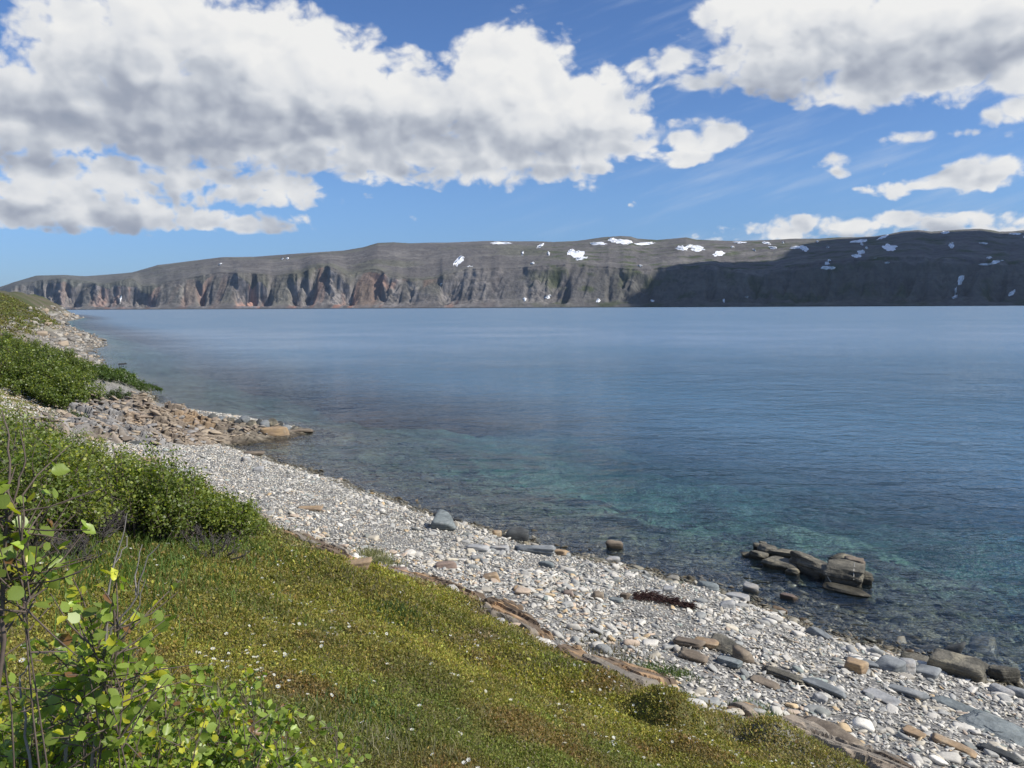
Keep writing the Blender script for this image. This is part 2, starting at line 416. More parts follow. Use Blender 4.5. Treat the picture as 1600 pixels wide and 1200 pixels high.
# ------------------------------------------------------------------ ground, beach, seabed
azs = np.concatenate([np.linspace(-130, -43, 60)[:-1], np.linspace(-43, 43, 960), np.linspace(43, 130, 60)[1:]])
rs = np.concatenate([np.exp(np.linspace(math.log(.8), math.log(70), 560)), np.exp(np.linspace(math.log(70), math.log(14000), 170))[1:]])
A_, Rr = np.meshgrid(np.radians(azs), rs)
GX = (Rr * np.sin(A_)).ravel(); GY = (Rr * np.cos(A_)).ravel(); GZ = ground(GX, GY)
SD = sdist(GX, GY); Rf = np.hypot(GX, GY)
def ramp3(v, a, b): return a[None, :] + (b - a)[None, :] * v[:, None]
c3 = lambda *a: np.array(a, float)
nA = fbm(GX / 2.2, GY / 2.2, 41, 4); nB = fbm(GX / .5, GY / .5, 42, 3); nC = fbm(GX / 7, GY / 7, 43, 4)
c_turf = ramp3(sm(nA, -.4, .4), c3(.12, .10, .05), c3(.15, .155, .05))
c_far = ramp3(sm(fbm(GX / 30, GY / 30, 44, 5), -.15, .25), c3(.075, .085, .032), c3(.14, .115, .085))
c_turf = c_turf + (c_far - c_turf) * sm(Rf, 60, 140)[:, None]
c_bea = ramp3(sm(nB, -.5, .5), c3(.25, .24, .22), c3(.40, .385, .35))
bedn = sm(nA + nB * .5, -.4, .4)
c_bed = ramp3(bedn, c3(.15, .15, .115), c3(.34, .33, .26))
sand = sm(-SD + nC * 5, 5.5, 11) * (1 - sm(-SD, 24, 40)) * sm(GX + .12 * GY, -4, 5) * sm(nC + nA * .5, -.35, .1)
kelp = sm(-SD, 2.2, 5) * sm(fbm(GX / 2.6, GY / 1.5, 46, 5), .02, .22) * (1 - sm(-SD, 22, 30)) * (1 - .75 * sm(-SD, 9, 13))
c_bed = c_bed + (c3(.54, .55, .47)[None] - c_bed) * sand[:, None]
c_bed = c_bed + (c3(.035, .032, .016)[None] - c_bed) * (kelp * .9)[:, None]
tm = sm(SD + nB * .35 + nA * .3, 7.6, 8.4); sm_ = sm(-SD, -.1, .5)
gc = c_bea + (c_turf - c_bea) * tm[:, None]
gc = gc + (c_bed - gc) * sm_[:, None]
farrock = sm(Rf, 55, 120) * (1 - sm(SD + nC * 6, 6, 12)) * sm(SD, -.3, .5)
c_fr = ramp3(sm(fbm(GX / 4, GY / 4, 47, 4), -.3, .3), c3(.16, .14, .11), c3(.34, .31, .26))
gc = gc + (c_fr - gc) * farrock[:, None]
stony = np.clip(1 - tm, 0, 1) * np.ones(len(GX))

mt, t = new_mat('ground cover'); M['ground'] = mt
wp = wpos(t); c = attr(t)[0]; stn = attr(t, 'stony')[2]
vo1 = t.node('ShaderNodeTexVoronoi', ins={'Vector': t.vmath('ADD', wp, t.vmath('SCALE', t.noise(wp, 6, 2, out=1), .12)), 'Scale': 11.0, 'Randomness': 1.0})
vo2 = t.node('ShaderNodeTexVoronoi', ins={'Vector': wp, 'Scale': 30.0})
n1 = t.noise(wp, 40, 4, .6); n2 = t.noise(wp, 1.7, 5, .65)
pc = t.mix(.7, c, t.mix(t.node('ShaderNodeSeparateColor', ins={0: vo1.outputs[1]}).outputs[0], (.45, .44, .43), (1.5, 1.48, 1.42)), 'MULTIPLY')
pc = t.mix(.6, pc, t.mix(t.sstep(vo1.outputs[0], .25, .6), (1.15, 1.15, 1.15), (.45, .45, .45)), 'MULTIPLY')
tc_ = t.mix(.8, c, t.mix(n1, (.3, .3, .3), (1.7, 1.7, 1.5)), 'MULTIPLY')
cc = t.mix(stn, tc_, pc)
cc = t.mix(.45, cc, t.mix(n2, (.45, .45, .45), (1.5, 1.5, 1.5)), 'MULTIPLY')
z = t.node('ShaderNodeSeparateXYZ', ins={0: wp}).outputs[2]
wf = t.sstep(t.math('MULTIPLY_ADD', n2, .1, z), .10, .16, 1.0, 0.0)
cc = t.mix(wf, cc, t.vmath('MULTIPLY', cc, (.75, .72, .62)))
hh = t.math('ADD', t.math('MULTIPLY', t.sstep(vo1.outputs[0], .0, .55, 1.0, 0.0), stn), t.math('MULTIPLY', n1, .5))
finish(t, cc, .9, hh, .8, .04)

faces = grid_faces(len(rs), len(azs))
fs = SD[faces].mean(1); fr = Rf[faces].mean(1)
sel_sea = fs < -.35
sel_bea = (~sel_sea) & (fs < 8.0) & (fr < 62)
V_ = np.stack([GX, GY, GZ], 1)
def submesh(name, sel, kind, lab):
    f = faces[sel]; idx, inv = np.unique(f.ravel(), return_inverse=True)
    me = mesh_np(name, V_[idx], inv.reshape(-1, 4), M['ground'], gc[idx], vals={'stony': stony[idx]})
    return link(name, me, kind=kind, label=lab)
submesh('seabed', sel_sea, 'structure', 'stony seabed with pale sand and dark weed patches under the clear water')
submesh('beach', sel_bea, 'structure', 'sloping bed of the grey shingle beach')
submesh('ground', ~(sel_sea | sel_bea), 'structure', 'tundra slope running down to the beach and along the left shore')

# ------------------------------------------------------------------ water
mt, t = new_mat('sea water'); M['water'] = mt
wp = wpos(t)
dist = t.vmath('LENGTH', wp, out=1)
lo = t.vmath('MULTIPLY', wp, (1, 1.25, 0))
warp = t.vmath('ADD', lo, t.vmath('SCALE', t.noise(lo, .35, 2, .5, out=1), .9))
w0 = t.noise(lo, .018, 4, .6)
calm = t.sstep(w0, .38, .62, .55, 1.15)
wa = t.noise(warp, .55, 3, .5)
wb = t.noise(warp, 1.6, 3, .55)
wc = t.noise(warp, 4.6, 3, .55)
wd = t.noise(t.vmath('MULTIPLY', wp, (1, 1.2, 0)), .12, 3, .5)
h = t.math('MULTIPLY', wa, .30)
h = t.math('MULTIPLY_ADD', wb, .13, h)
h = t.math('MULTIPLY_ADD', wc, .05, h)
h = t.math('MULTIPLY_ADD', wd, .55, h)
we = t.noise(t.vmath('MULTIPLY', warp, (.42, 1.5, 0)), .75, 3, .6)
h = t.math('MULTIPLY_ADD', t.sstep(we, .35, .8), .055, h)
h = t.math('MULTIPLY', h, t.math('MULTIPLY', calm, 1.05))
bn = t.node('ShaderNodeBump', ins={'Height': h, 'Strength': 1.0, 'Distance': 1.0}).outputs[0]
fr_ = t.node('ShaderNodeFresnel', ins={'IOR': 1.333, 'Normal': bn}).outputs[0]
fr_ = t.math('MINIMUM', fr_, t.sstep(dist, 15, 400, .75, .40))
gl = t.node('ShaderNodeBsdfGlossy', ins={'Color': (1, 1, 1), 'Roughness': t.sstep(dist, 28, 200, .05, .27), 'Normal': bn})
tr = t.node('ShaderNodeBsdfTransparent', ins={'Color': (.97, .985, .98)})
df = t.node('ShaderNodeBsdfDiffuse', ins={'Color': (.125, .255, .38)})
body = t.node('ShaderNodeMixShader', ins={0: t.sstep(attr(t, 'offshore')[2], 1.5, 27, .03, .68), 1: tr.outputs[0], 2: df.outputs[0]})
sh = t.node('ShaderNodeMixShader', ins={0: fr_, 1: body.outputs[0], 2: gl.outputs[0]})
va = t.node('ShaderNodeVolumeAbsorption', ins={'Color': (.06, .81, .86), 'Density': .108})
t.node('ShaderNodeOutputMaterial', ins={0: sh.outputs[0], 1: va.outputs[0]})
wa_ = np.radians(np.concatenate([np.linspace(-130, -40, 30)[:-1], np.linspace(-40, 40, 240), np.linspace(40, 130, 30)[1:]])); wr = np.concatenate([np.linspace(5, 60, 140), np.exp(np.linspace(math.log(60), math.log(16000), 30))[1:]])
a2, r2 = np.meshgrid(wa_, wr)
link('water', mesh_np('water', np.stack([(r2 * np.sin(a2)).ravel(), (r2 * np.cos(a2)).ravel(), np.zeros(a2.size)], 1), grid_faces(len(wr), len(wa_)), M['water'], vals={'offshore': np.maximum(-sdist((r2 * np.sin(a2)).ravel(), (r2 * np.cos(a2)).ravel()), 0)}),
     kind='structure', label='rippled fjord water, turquoise over the shallows and deep blue beyond')

# ------------------------------------------------------------------ the far shore
SKY_PX = np.array([(-400,470),(-200,462),(-60,462),(-12,458),(0,450),(25,442),(60,432),(105,431),(135,433),(190,429),(210,427),(250,416),(300,410),(350,404),(400,403.5),(475,398),(540,394),(570,389),(592,382.5),(617,381.5),(642,383),(675,382),(700,382),(762,379.5),(800,380),(840,380),(865,381),(900,379.5),(920,377),(940,374),(970,372),(985,373),(995,376),(1025,378),(1050,376),(1070,374),(1087,377.5),(1125,379),(1150,379.5),(1200,378),(1237,376),(1275,376),(1305,374),(1330,374),(1362,372.5),(1385,369),(1407,364.5),(1430,363),(1450,365.5),(1470,364),(1500,362),(1525,361),(1542,363),(1555,365.5),(1575,365),(1600,362.5),(1700,360),(1900,364),(2400,368)])
TOP_PX = np.array([(-400,476),(-60,470),(-12,466),(0,461),(25,447),(60,440),(100,436),(135,440),(165,446),(190,440),(212,437),(222,449),(250,448),(262,441),(290,437),(320,432),(345,427),(380,428),(420,432),(470,430),(500,416),(520,418),(545,434),(570,424),(590,422),(612,432),(645,438),(690,434),(722,423),(800,420),(860,417),(900,415),(960,420),(1000,424),(1050,419),(1100,416),(1150,424),(1200,424),(1300,410),(1400,404),(1500,408),(1600,412),(1900,410),(2400,410)])
up = np.arange(-380, 2400, 1.5)
hd = rays(up, 479 + (800 - up) * .005)
tanaz = hd[:, 0] / hd[:, 1]
shoreD = 1 / np.interp(up, [0, 1600], [1 / 5600, 1 / 3500]); shoreD = np.where(up < 0, 5600 * (1 + (0 - up) / 500.), shoreD)
shoreD = np.where(up > 1600, 3500 - (up - 1600) * .45, shoreD)
horiz = 479 + (800 - up) * .005
slope_sky = (horiz - np.interp(up, SKY_PX[:, 0], SKY_PX[:, 1])) / FPX * 1.01
slope_top = (horiz - (np.interp(up, TOP_PX[:, 0], TOP_PX[:, 1]) + fbm(up / 22, up * 0, 60, 3) * 3)) / FPX * 1.01
kern = np.hanning(15); kern /= kern.sum()
slope_top = np.convolve(np.pad(slope_top, 7, mode='edge'), kern, 'valid')
slope_top = np.minimum(slope_top, slope_sky * .90)
X0 = tanaz * shoreD
along = np.concatenate([[0], np.cumsum(np.hypot(np.diff(X0), np.diff(shoreD)))])
vr = np.concatenate([[-400, -60], np.linspace(-6, 0, 3), np.linspace(0, 330, 130)[1:], np.linspace(330, 2500, 120)[1:], np.linspace(2500, 5200, 12)[1:]])
U2, V2 = np.meshgrid(np.arange(len(up)), vr)
AL = along[U2]
cl = 1 - .75 * sm(up, 640, 760)                       # strength of the cliff buttresses
cl = (.45 + .55 * cl) * sm(up, -60, 20)
var_ = fbm(up / 46, up * 0 + 2.2, 66, 3)
cliffy = (cl * (.30 + .95 * sm(var_, -.28, .12)))[U2]
zc = slope_top * (shoreD + 180) + CAM_H * 1.0
zc2 = zc[U2]
run = (70 + zc2 * (1.15 - .45 * cliffy))
def prof(v, zc_, run_):
    q = np.clip(v / run_, 0, 1)
    a = np.where(q < .30, q / .30 * .22, .22 + (q - .30) / .70 * .78)
    a = np.where((q > .30), .22 + .78 * (1 - (1 - (q - .30) / .70) ** 1.35), a)
    return a * zc_
q0 = np.clip(V2 / run, 0, 1)
lean = AL - (120 + 50 * fbm(AL / 400, AL * 0 + 5, 68, 2)) * q0
def saw(x, lam, seed, sharp=.16):
    xx = x / lam + fbm(x / lam * .6, q0 * .7, seed, 3) * .8
    i = np.floor(xx); f = xx - i
    amp = .15 + 1.0 * _hash(i, i * 0 + 3, seed) ** 1.5; nxt = .15 + 1.0 * _hash(i - 1, i * 0 + 3, seed) ** 1.5
    # protrusion: jumps out within `sharp` of the cell, then falls back slowly to the right
    return np.where(f < sharp, amp * sm(f, 0, sharp), amp * (1 - sm(f, sharp, 1.0)))
but3 = perlin(lean / 24, q0 * 3.0, 73)
amp_ = .40 + 1.0 * sm(fbm(AL / 500, AL * 0 + 8, 67, 2), -.3, .3)
carve = amp_ * ((1.1 - saw(lean, 230, 71, .10)) * 66 + (1.1 - saw(lean + 60 * q0, 74, 72, .12)) * 30 + (1.1 - saw(lean - 50 * q0, 27, 79, .2)) * 9) + but3 * 7 + fbm(AL / 45, q0 * 8, 74, 4) * 24
carve = carve * sm(q0, .05, .45) * (1 - sm(q0, .86, 1.0) * .55) * cliffy
carve = carve * (.35 + .65 * sm(zc2, 60, 140))
ve = np.where(V2 > 0, np.maximum(V2 - carve * sm(V2, 0, 60), .4), V2)
z1 = prof(ve, zc2, run)
DD = shoreD[U2] + V2
over = ve >= run
ss, st_ = slope_sky[U2], slope_top[U2]
wv = np.clip((V2 - run) / (2300 - run), 0, 1)
wob_ = fbm(AL / 420, V2 / 300, 75, 4)
wsm = np.clip(wv + .13 * wob_ * np.sin(np.pi * wv), 0, 1)
wsm = 1 - (1 - wsm) ** 1.7
zpl = (st_ + (ss - st_) * wsm) * DD + CAM_H
zpl = np.where(V2 > 2500, CAM_H + ss * DD - (V2 - 2500) * .22, zpl)
zpl = zpl + fbm(AL / 130, V2 / 110, 76, 4) * 10 * np.sin(np.pi * np.clip(wv * .98 + .02, 0, 1)) ** .5
z1 = np.where(over, np.maximum(zpl, z1 * 0 + zc2 * .98), z1)
z1 = np.where(V2 < 0, V2 * .5, z1)
strat = sm(np.sin((z1 + 14 * wob_ + AL * .05) / 9.0), -.2, .2) * cliffy * (q0 < 1)
HX = tanaz[U2] * DD; HY = DD
HX = HX + strat * 0; z1 = z1 + fbm(AL / 35, V2 / 35, 77, 3) * 3.0 * sm(V2, 20, 80) + fbm(AL / 14, V2 / 10, 78, 2) * 1.2 * sm(V2, 5, 50)
# colours
upc = up[U2]
n1h = fbm(AL / 300, V2 / 200, 81, 5); n2h = fbm(AL / 60, z1 / 30, 82, 4); n3h = fbm(AL / 900, V2 / 700, 83, 4)
def mixc(a, b, f): return a + (b - a) * f[..., None]
hc = mixc(np.broadcast_to(c3(.135, .126, .120), U2.shape + (3,)), c3(.19, .178, .165), sm(n1h, -.2, .4))
hc = mixc(hc, c3(.105, .11, .07), sm(n3h + n1h * .5, .0, .45) * .5)
hc = mixc(hc, c3(.14, .15, .14), (1 - sm(upc, 100, 420)) * .6)
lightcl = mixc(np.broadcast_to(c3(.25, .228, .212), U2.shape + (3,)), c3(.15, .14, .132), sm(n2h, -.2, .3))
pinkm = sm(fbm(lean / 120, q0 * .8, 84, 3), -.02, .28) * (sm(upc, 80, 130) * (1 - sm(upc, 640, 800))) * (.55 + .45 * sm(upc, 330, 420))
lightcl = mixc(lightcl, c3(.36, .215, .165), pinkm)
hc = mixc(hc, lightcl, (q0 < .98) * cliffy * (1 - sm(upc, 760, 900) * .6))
greenm = sm(fbm(AL / 130, V2 / 90, 85, 4), .02, .35) * sm(upc, 780, 900) * (1 - sm(q0, .9, 1.3) * .4)
hc = mixc(hc, c3(.065, .085, .03), greenm * .8)
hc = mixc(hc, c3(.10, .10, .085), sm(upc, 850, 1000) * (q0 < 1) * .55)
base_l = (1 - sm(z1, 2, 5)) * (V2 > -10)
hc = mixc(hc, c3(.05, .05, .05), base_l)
mt, t = new_mat('far mountain'); M['hill'] = mt
wp = wpos(t); c = attr(t)[0]
na = t.noise(t.vmath('MULTIPLY', wp, (1, 1, .35)), .035, 7, .65); nb = t.noise(wp, .006, 5, .6)
c = t.mix(.9, c, t.mix(na, (.30, .30, .31), (1.66, 1.66, 1.64)), 'MULTIPLY')
c = t.mix(.5, c, t.mix(nb, (.55, .55, .58), (1.42, 1.42, 1.38)), 'MULTIPLY')
lay = t.noise(t.vmath('MULTIPLY', wp, (.1, .1, 2.2)), .05, 3, .6)
c = t.mix(.35, c, t.mix(lay, (.5, .5, .5), (1.5, 1.5, 1.5)), 'MULTIPLY')
finish(t, c, .95, na, 1.0, 9.0, spec=.1)
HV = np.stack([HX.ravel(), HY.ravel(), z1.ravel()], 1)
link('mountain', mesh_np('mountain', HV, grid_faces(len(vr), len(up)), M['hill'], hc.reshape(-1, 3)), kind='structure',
     label='long grey fell with sea cliffs and a bare plateau across the fjord')
# the farther headland peeping out at the left
ax_ = np.linspace(-1.2, -.60, 160); yy = np.linspace(0, 1, 12)
A3, Y3 = np.meshgrid(ax_, yy)
hz = np.interp(A3, [-1.2, -.72, -.66, -.648, -.60], [40, 36.5, 38, 36, 20]) / 1200 * 12000
D3 = 12000 + Y3 * 1600
link('distant_mountain', mesh_np('distant_mountain', np.stack([(A3 * D3).ravel(), D3.ravel(), (hz * np.sin(np.clip(Y3 * 2.2, 0, 1) * math.pi / 2) - 5 + 12 * fbm(A3 * 60, Y3 * 5, 5, 4)).ravel()], 1),
     grid_faces(12, 160), M['hill'], np.tile(c3(.07, .075, .085), (A3.size, 1))), kind='structure', label='low dark headland on the far left horizon')

# snow patches lying on the fell
PYg = horiz[U2] - (z1 - CAM_H) / DD * FPX / 1.01
def hill_at(px, py):
    px = np.atleast_1d(px); py = np.atleast_1d(py); out = []
    fi = np.clip((px - up[0]) / 1.5, 0, len(up) - 2)
    for f, y in zip(fi, py):
        i = int(round(f)); colp = PYg[4:250, i]; run_min = np.minimum.accumulate(colp)
        k = int(np.argmax(run_min <= y)) if (run_min <= y).any() else len(colp) - 1
        out.append((HX[4 + k, i], HY[4 + k, i], z1[4 + k, i]))
    return np.array(out)
mt, t = new_mat('old snow'); M['snow'] = mt
wp = wpos(t)
finish(t, t.mix(t.noise(wp, .03, 4), (.82, .84, .87), (.93, .93, .92)), .6)
SNOW = [(784,383,15,1.6,0,'long thin snow streak just under the skyline'),(718,410,10,4,-.75,'slanting white snowfield above the cliffs at the middle left'),(845,387,6,2,-.5,'small slanted snow streak'),
 (817,399,1.5,3,0,'tiny upright snow fleck'),(857,399,1.5,3,0,'tiny upright snow fleck'),(832,414,3,1.6,-.3,'tiny snow fleck'),(892,397,6,3.5,-.5,'snow streak at the upper left of the broken snowfield'),
 (903,400,9,5,.1,'bright broken snowfield below the central rise'),(908,406.5,9,1.8,-.2,'thin snow streak under the broken snowfield'),(934,384,11,2,0,'flat snow strip left of the central rise'),
 (956,378.5,6,3,.2,'snow cap on the central rise'),(974,381,12,3.2,.1,'large snowfield on the right flank of the central rise'),(1006,384,14,2,-.05,'long flat snow strip right of the central rise'),
 (999,417.5,4,1.2,0,'tiny snow fleck'),(1064,391,8,3.2,.1,'left one of the two paired snowfields'),(1074,388.5,5,2.2,-.5,'small snow tongue joining the paired snowfields'),(1087,391.5,11,4,.05,'right one of the two paired snowfields'),
 (1121,399.5,8,3.5,-.2,'round snowfield below and right of the paired ones'),(1142,389,3,1.3,0,'tiny snow fleck'),(1153,382,10,1.1,0,'hairline snow streak on the skyline'),(1176,394,2.5,1.2,.3,'tiny snow fleck'),
 (1195,383,6,1.5,.2,'short snow streak near the skyline'),(1205,390,6,1.5,.1,'short snow streak near the skyline'),(1240,390,7,2,-.1,'snow streak left of the curved snow patch'),(1254,391.5,6,3.5,.35,'curved snow patch on the sunlit right slope'),
 (1221,382,2,1,0,'tiny snow fleck'),(1274,380.5,2,1,0,'tiny snow fleck'),(1290,389,2,1,0,'tiny snow fleck'),(1343,385,2.5,1.5,.4,'tiny snow fleck'),(1350,390,2.5,1.5,.4,'tiny snow fleck'),
 (1339,380,11,2.2,-.1,'shaded snow strip on the shoulder of the right hill'),(1342,397,5,3,0,'snow patch at the right end of the sunlit slope'),(1336,402.5,7,2.2,0,'flat snow patch below the sunlit slope end'),
 (1375,374,8,1.8,-.35,'sloping snow strip on the right hill crest'),(1386,390,10,4.6,0,'big bright snowfield on the right hill'),(1292,421,10,2.6,0,'grey shaded snow patch above the dark cliffs'),(1293,409.5,2.5,1.4,0,'tiny shaded snow fleck'),(1290,414.5,3,1.4,0,'tiny shaded snow fleck'),
 (1383,413,3.5,1.2,0,'tiny shaded snow fleck'),(1365,406.5,2.5,.7,0,'tiny shaded snow fleck'),(1471,367,6,1.6,-.1,'snow strip on the skyline at the right'),(1482,387.5,4,3.6,.2,'comma shaped snow patch on the dark right hill'),(1481,383.5,3,1.2,0,'small snow fleck above the comma shaped patch'),
 (1531,384,6,1.2,0,'short snow dash on the dark right hill'),(1580,369,9,1.4,0,'snow strip on the skyline at the far right'),(1541,405,3.5,1.4,0,'tiny shaded snow fleck'),(1535,415.5,9,1.3,0,'left half of the zigzag snow streak at the far right'),(1551,412.5,11,1.8,-.25,'right half of the zigzag snow streak at the far right'),
 (1499,439,3.5,7,.3,'tall snow gully patch in the dark cliffs'),(1492,456,1.2,6,.15,'thin snow thread below the gully patch'),(1491,465,4,1.8,-.4,'snow foot at the bottom of the dark gully'),(1580,459,6,2.6,-.6,'slanting grey snow patch above the right shore'),
 (857,465,5,1.8,-.2,'snow patch at the cliff foot near the centre'),(820,469,2,3,0,'tiny upright snow fleck'),(935,470.5,3,2.6,-.7,'slanting snow fleck low on the slope'),(1019,470.5,2.3,1.5,.3,'tiny shaded snow fleck'),(1131,470.5,1.4,2.5,0,'tiny shaded snow fleck'),(1166,465.5,2.6,1.1,0,'tiny shaded snow fleck'),
 (189,469,1.5,6,.25,'snow strip low in a gully of the left cliffs'),(347,415,2.5,1.2,-.4,'tiny snow fleck'),(452,406,2,1.4,-.4,'tiny snow fleck'),(444,407,2,1.2,-.4,'tiny snow fleck'),(690,446,2,1.2,-.4,'tiny snow fleck'),(735,418.5,3.5,.8,0,'tiny snow fleck'),(1597,374,5,2,0,'snow patch cut by the right edge on the fell')]
for i, (cx, cy, a, b, tilt, lab) in enumerate(SNOW):
    na_ = 28; th = np.linspace(0, 2 * math.pi, na_, endpoint=False)
    rr = 1 + .75 * fbm(np.cos(th) * 1.8 + i * 7.7, np.sin(th) * 1.8, 90, 4, .65)
    V = [];
    for k, f in enumerate((0.0, .5, 1.0)):
        ex = np.cos(th) * rr * a * f * 1.12; ey = np.sin(th) * rr * b * f * 1.12
        px_ = cx + ex * math.cos(tilt) - ey * math.sin(tilt) ; py_ = cy + ex * math.sin(tilt) + ey * math.cos(tilt)
        p = hill_at(px_, py_)
        p[:, 2] += (5.0, 4.0, 1.5)[k]; p[:, 1] -= (4, 3, 1)[k]
        if k == 0: V.append(p[:1])
        else: V.append(p)
    V = np.vstack(V)
    F = [[0, 1 + j, 1 + (j + 1) % na_] for j in range(na_)]
    for j in range(na_):
        j2 = (j + 1) % na_; F += [[1 + j, 1 + na_ + j, 1 + na_ + j2], [1 + j, 1 + na_ + j2, 1 + j2]]
    ctr = V.mean(0)
    pr = dict(category='snow patch')
    if lab.startswith(('tiny', 'short', 'small slanted')):
        lab2 = lab + (' in the cloud shadow of the right hill' if 'shaded' in lab else ' on the far bare fell')
        pr['group'] = 'small snow flecks scattered over the fell'
    else: lab2 = lab; pr['group'] = 'snow patches on the fell across the fjord'
    link('snow_patch', mesh_np('snow_patch', V - ctr, np.array(F), M['snow']), loc=ctr, label=lab2, **pr)

# unseen cloud added to shade the fell's right end, outlined from that shade
SH = [(975,486),(1010,474),(1018,452),(1045,436),(1065,422),(1092,417),(1125,419),(1160,427),(1215,428),(1260,424),(1300,408),(1330,401),(1365,398),(1400,397),(1450,394),(1600,392)]
SHt = [(1300,374.5),(1330,377),(1352,384),(1400,381),(1440,380),(1452,378)]
def proj(pts, zc_=2600.):
    p = hill_at(np.array([q[0] for q in pts], float), np.array([min(q[1], 477.5) for q in pts], float))
    tt = (zc_ - p[:, 2]) / SV.z
    return p[:, :2] + tt[:, None] * np.array([SV.x, SV.y])
edge = proj([(1000,478),(1010,474),(1018,452),(1045,436),(1065,422),(1092,417),(1125,419),(1160,427),(1215,428),(1260,424),(1300,405),(1330,401)])
tail = proj([(1345,374),(1400,368),(1460,368),(1530,364),(1600,366)])
far_ = proj([(1605,470),(1400,479),(1150,479.5)])
outl = np.vstack([edge, tail, tail[-1:] + [[2600, 800]], tail[-1:] + [[3000, -3000]], far_[:1] + [[900, -700]], far_[1:2] + [[0, -500]], far_[2:] + [[0, -420]]])
ctr2 = outl.mean(0)
mt, t = new_mat('added shade cloud'); finish(t, (.9, .9, .9), 1.0, trans=((.9, .9, .9), .3)); M['cloud'] = mt
n_o = len(outl); rings = [(1.0, 0, 0), (.97, 90, 1), (.85, 240, 1), (.6, 420, 1), (.3, 520, 1), (.0, 560, 1)]
seg = 12; OP = np.vstack([outl[i] + (outl[(i + 1) % n_o] - outl[i]) * k / seg for i in range(n_o) for k in range(seg)])
V = []
for (f, hgt, _) in rings + [(.85, -60, 0), (.4, -90, 0), (0, -90, 0)]:
    q = ctr2 + (OP - ctr2) * max(f, .001)
    z_ = 2600 + hgt + (fbm(q[:, 0] / 260, q[:, 1] / 260, 55, 4) * 130 if hgt > 0 else 0) * min(1, hgt / 100.)
    V.append(np.column_stack([q, np.broadcast_to(z_, len(q))]))
nO = len(OP); V = np.vstack(V); F = []
order = [8, 7, 6, 0, 1, 2, 3, 4, 5]
for a_, b_ in zip(order[:-1], order[1:]):
    for j in range(nO): F.append([a_ * nO + j, a_ * nO + (j + 1) % nO, b_ * nO + (j + 1) % nO, b_ * nO + j])
link('cloud', mesh_np('cloud', V, np.array(F), M['cloud']), kind='structure', label='unseen cloud added high to the right to shade the fell')

# ------------------------------------------------------------------ the air over the fjord
mt, t = new_mat('sea haze'); t.n.clear()
pv = t.node('ShaderNodeVolumePrincipled', ins={'Color': (.60, .77, 1.0), 'Density': 1.2e-5, 'Anisotropy': .2})
t.node('ShaderNodeOutputMaterial', ins={1: pv.outputs[0]})
hb = np.array([(x, y, z) for z in (-62, 560) for y in (-4200, 19000) for x in (-19500, 19500)], float)
link('haze', mesh_np('haze', hb, np.array([(0,2,3,1),(4,5,7,6),(0,1,5,4),(2,6,7,3),(0,4,6,2),(1,3,7,5)]), mt, smooth=False), kind='stuff', label='thin pale sea haze in the air over the fjord')
# ------------------------------------------------------------------ helpers for rocks
def project(x, y, z):
    d = np.stack([x, y, z], -1) - EYE
    f = d @ F_
    return 800 + FPX * (d @ R_) / f, 600 - FPX * (d @ U_) / f
def planes_rock(dirs, dims, seed, p=8., cuts=4, jit=.18):
    rg = np.random.default_rng(seed)
    N = [(1,0,0),(-1,0,0),(0,1,0),(0,-1,0),(0,0,1),(0,0,-1)]
    N = unit(np.array(N, float) + rg.normal(0, jit, (6, 3)))
    H = np.array([1, 1, 1, 1, 1, 1.]) * rg.uniform(.85, 1.05, 6)
    if cuts:
        N2 = unit(rg.normal(0, 1, (cuts, 3))); N = np.vstack([N, N2]); H = np.concatenate([H, rg.uniform(.95, 1.3, cuts)])
    q = np.maximum(dirs @ N.T, 0) / H
    r = (q ** p).sum(1) ** (-1 / p)
    return dirs * r[:, None] * np.array(dims)
def n3(P, s, seed):
    return (perlin(P[:, 0] * s + P[:, 2] * .7 * s, P[:, 1] * s - P[:, 2] * .6 * s, seed) + perlin(P[:, 1] * s + 5, P[:, 2] * s * 1.3 + P[:, 0] * .3 * s, seed + 3)) * .5
def rock_geo(dims, seed, sub=4, p=10, cuts=4, jit=.18, rough=.05, strata=0.0):
    dirs, F = ico(sub)
    P = planes_rock(dirs, dims, seed, p, cuts, jit)
    s = 1 / max(dims)
    n = unit(P)
    d = (n3(P, 1.6 * s, seed) * 1.0 + n3(P, 4.5 * s, seed + 1) * .45 + n3(P, 11 * s, seed + 2) * .22) * rough * max(dims)
    P = P + n * d[:, None]
    if strata:
        zz = P[:, 2] / dims[2]
        k = np.sin(zz * 7 + n3(P, 2 * s, seed + 7) * 2.0)
        f = 1 + strata * (sm(k, -.3, .3) - .5)
        P[:, 0] *= f; P[:, 1] *= f
    return P, F
def rotz(P, a):
    c, s = math.cos(a), math.sin(a)
    return np.column_stack([P[:, 0] * c - P[:, 1] * s, P[:, 0] * s + P[:, 1] * c, P[:, 2]])
def tiltx(P, a):
    c, s = math.cos(a), math.sin(a)
    return np.column_stack([P[:, 0], P[:, 1] * c - P[:, 2] * s, P[:, 1] * s + P[:, 2] * c])
def tilty(P, a):
    c, s = math.cos(a), math.sin(a)
    return np.column_stack([P[:, 0] * c + P[:, 2] * s, P[:, 1], -P[:, 0] * s + P[:, 2] * c])
_rs = [100]
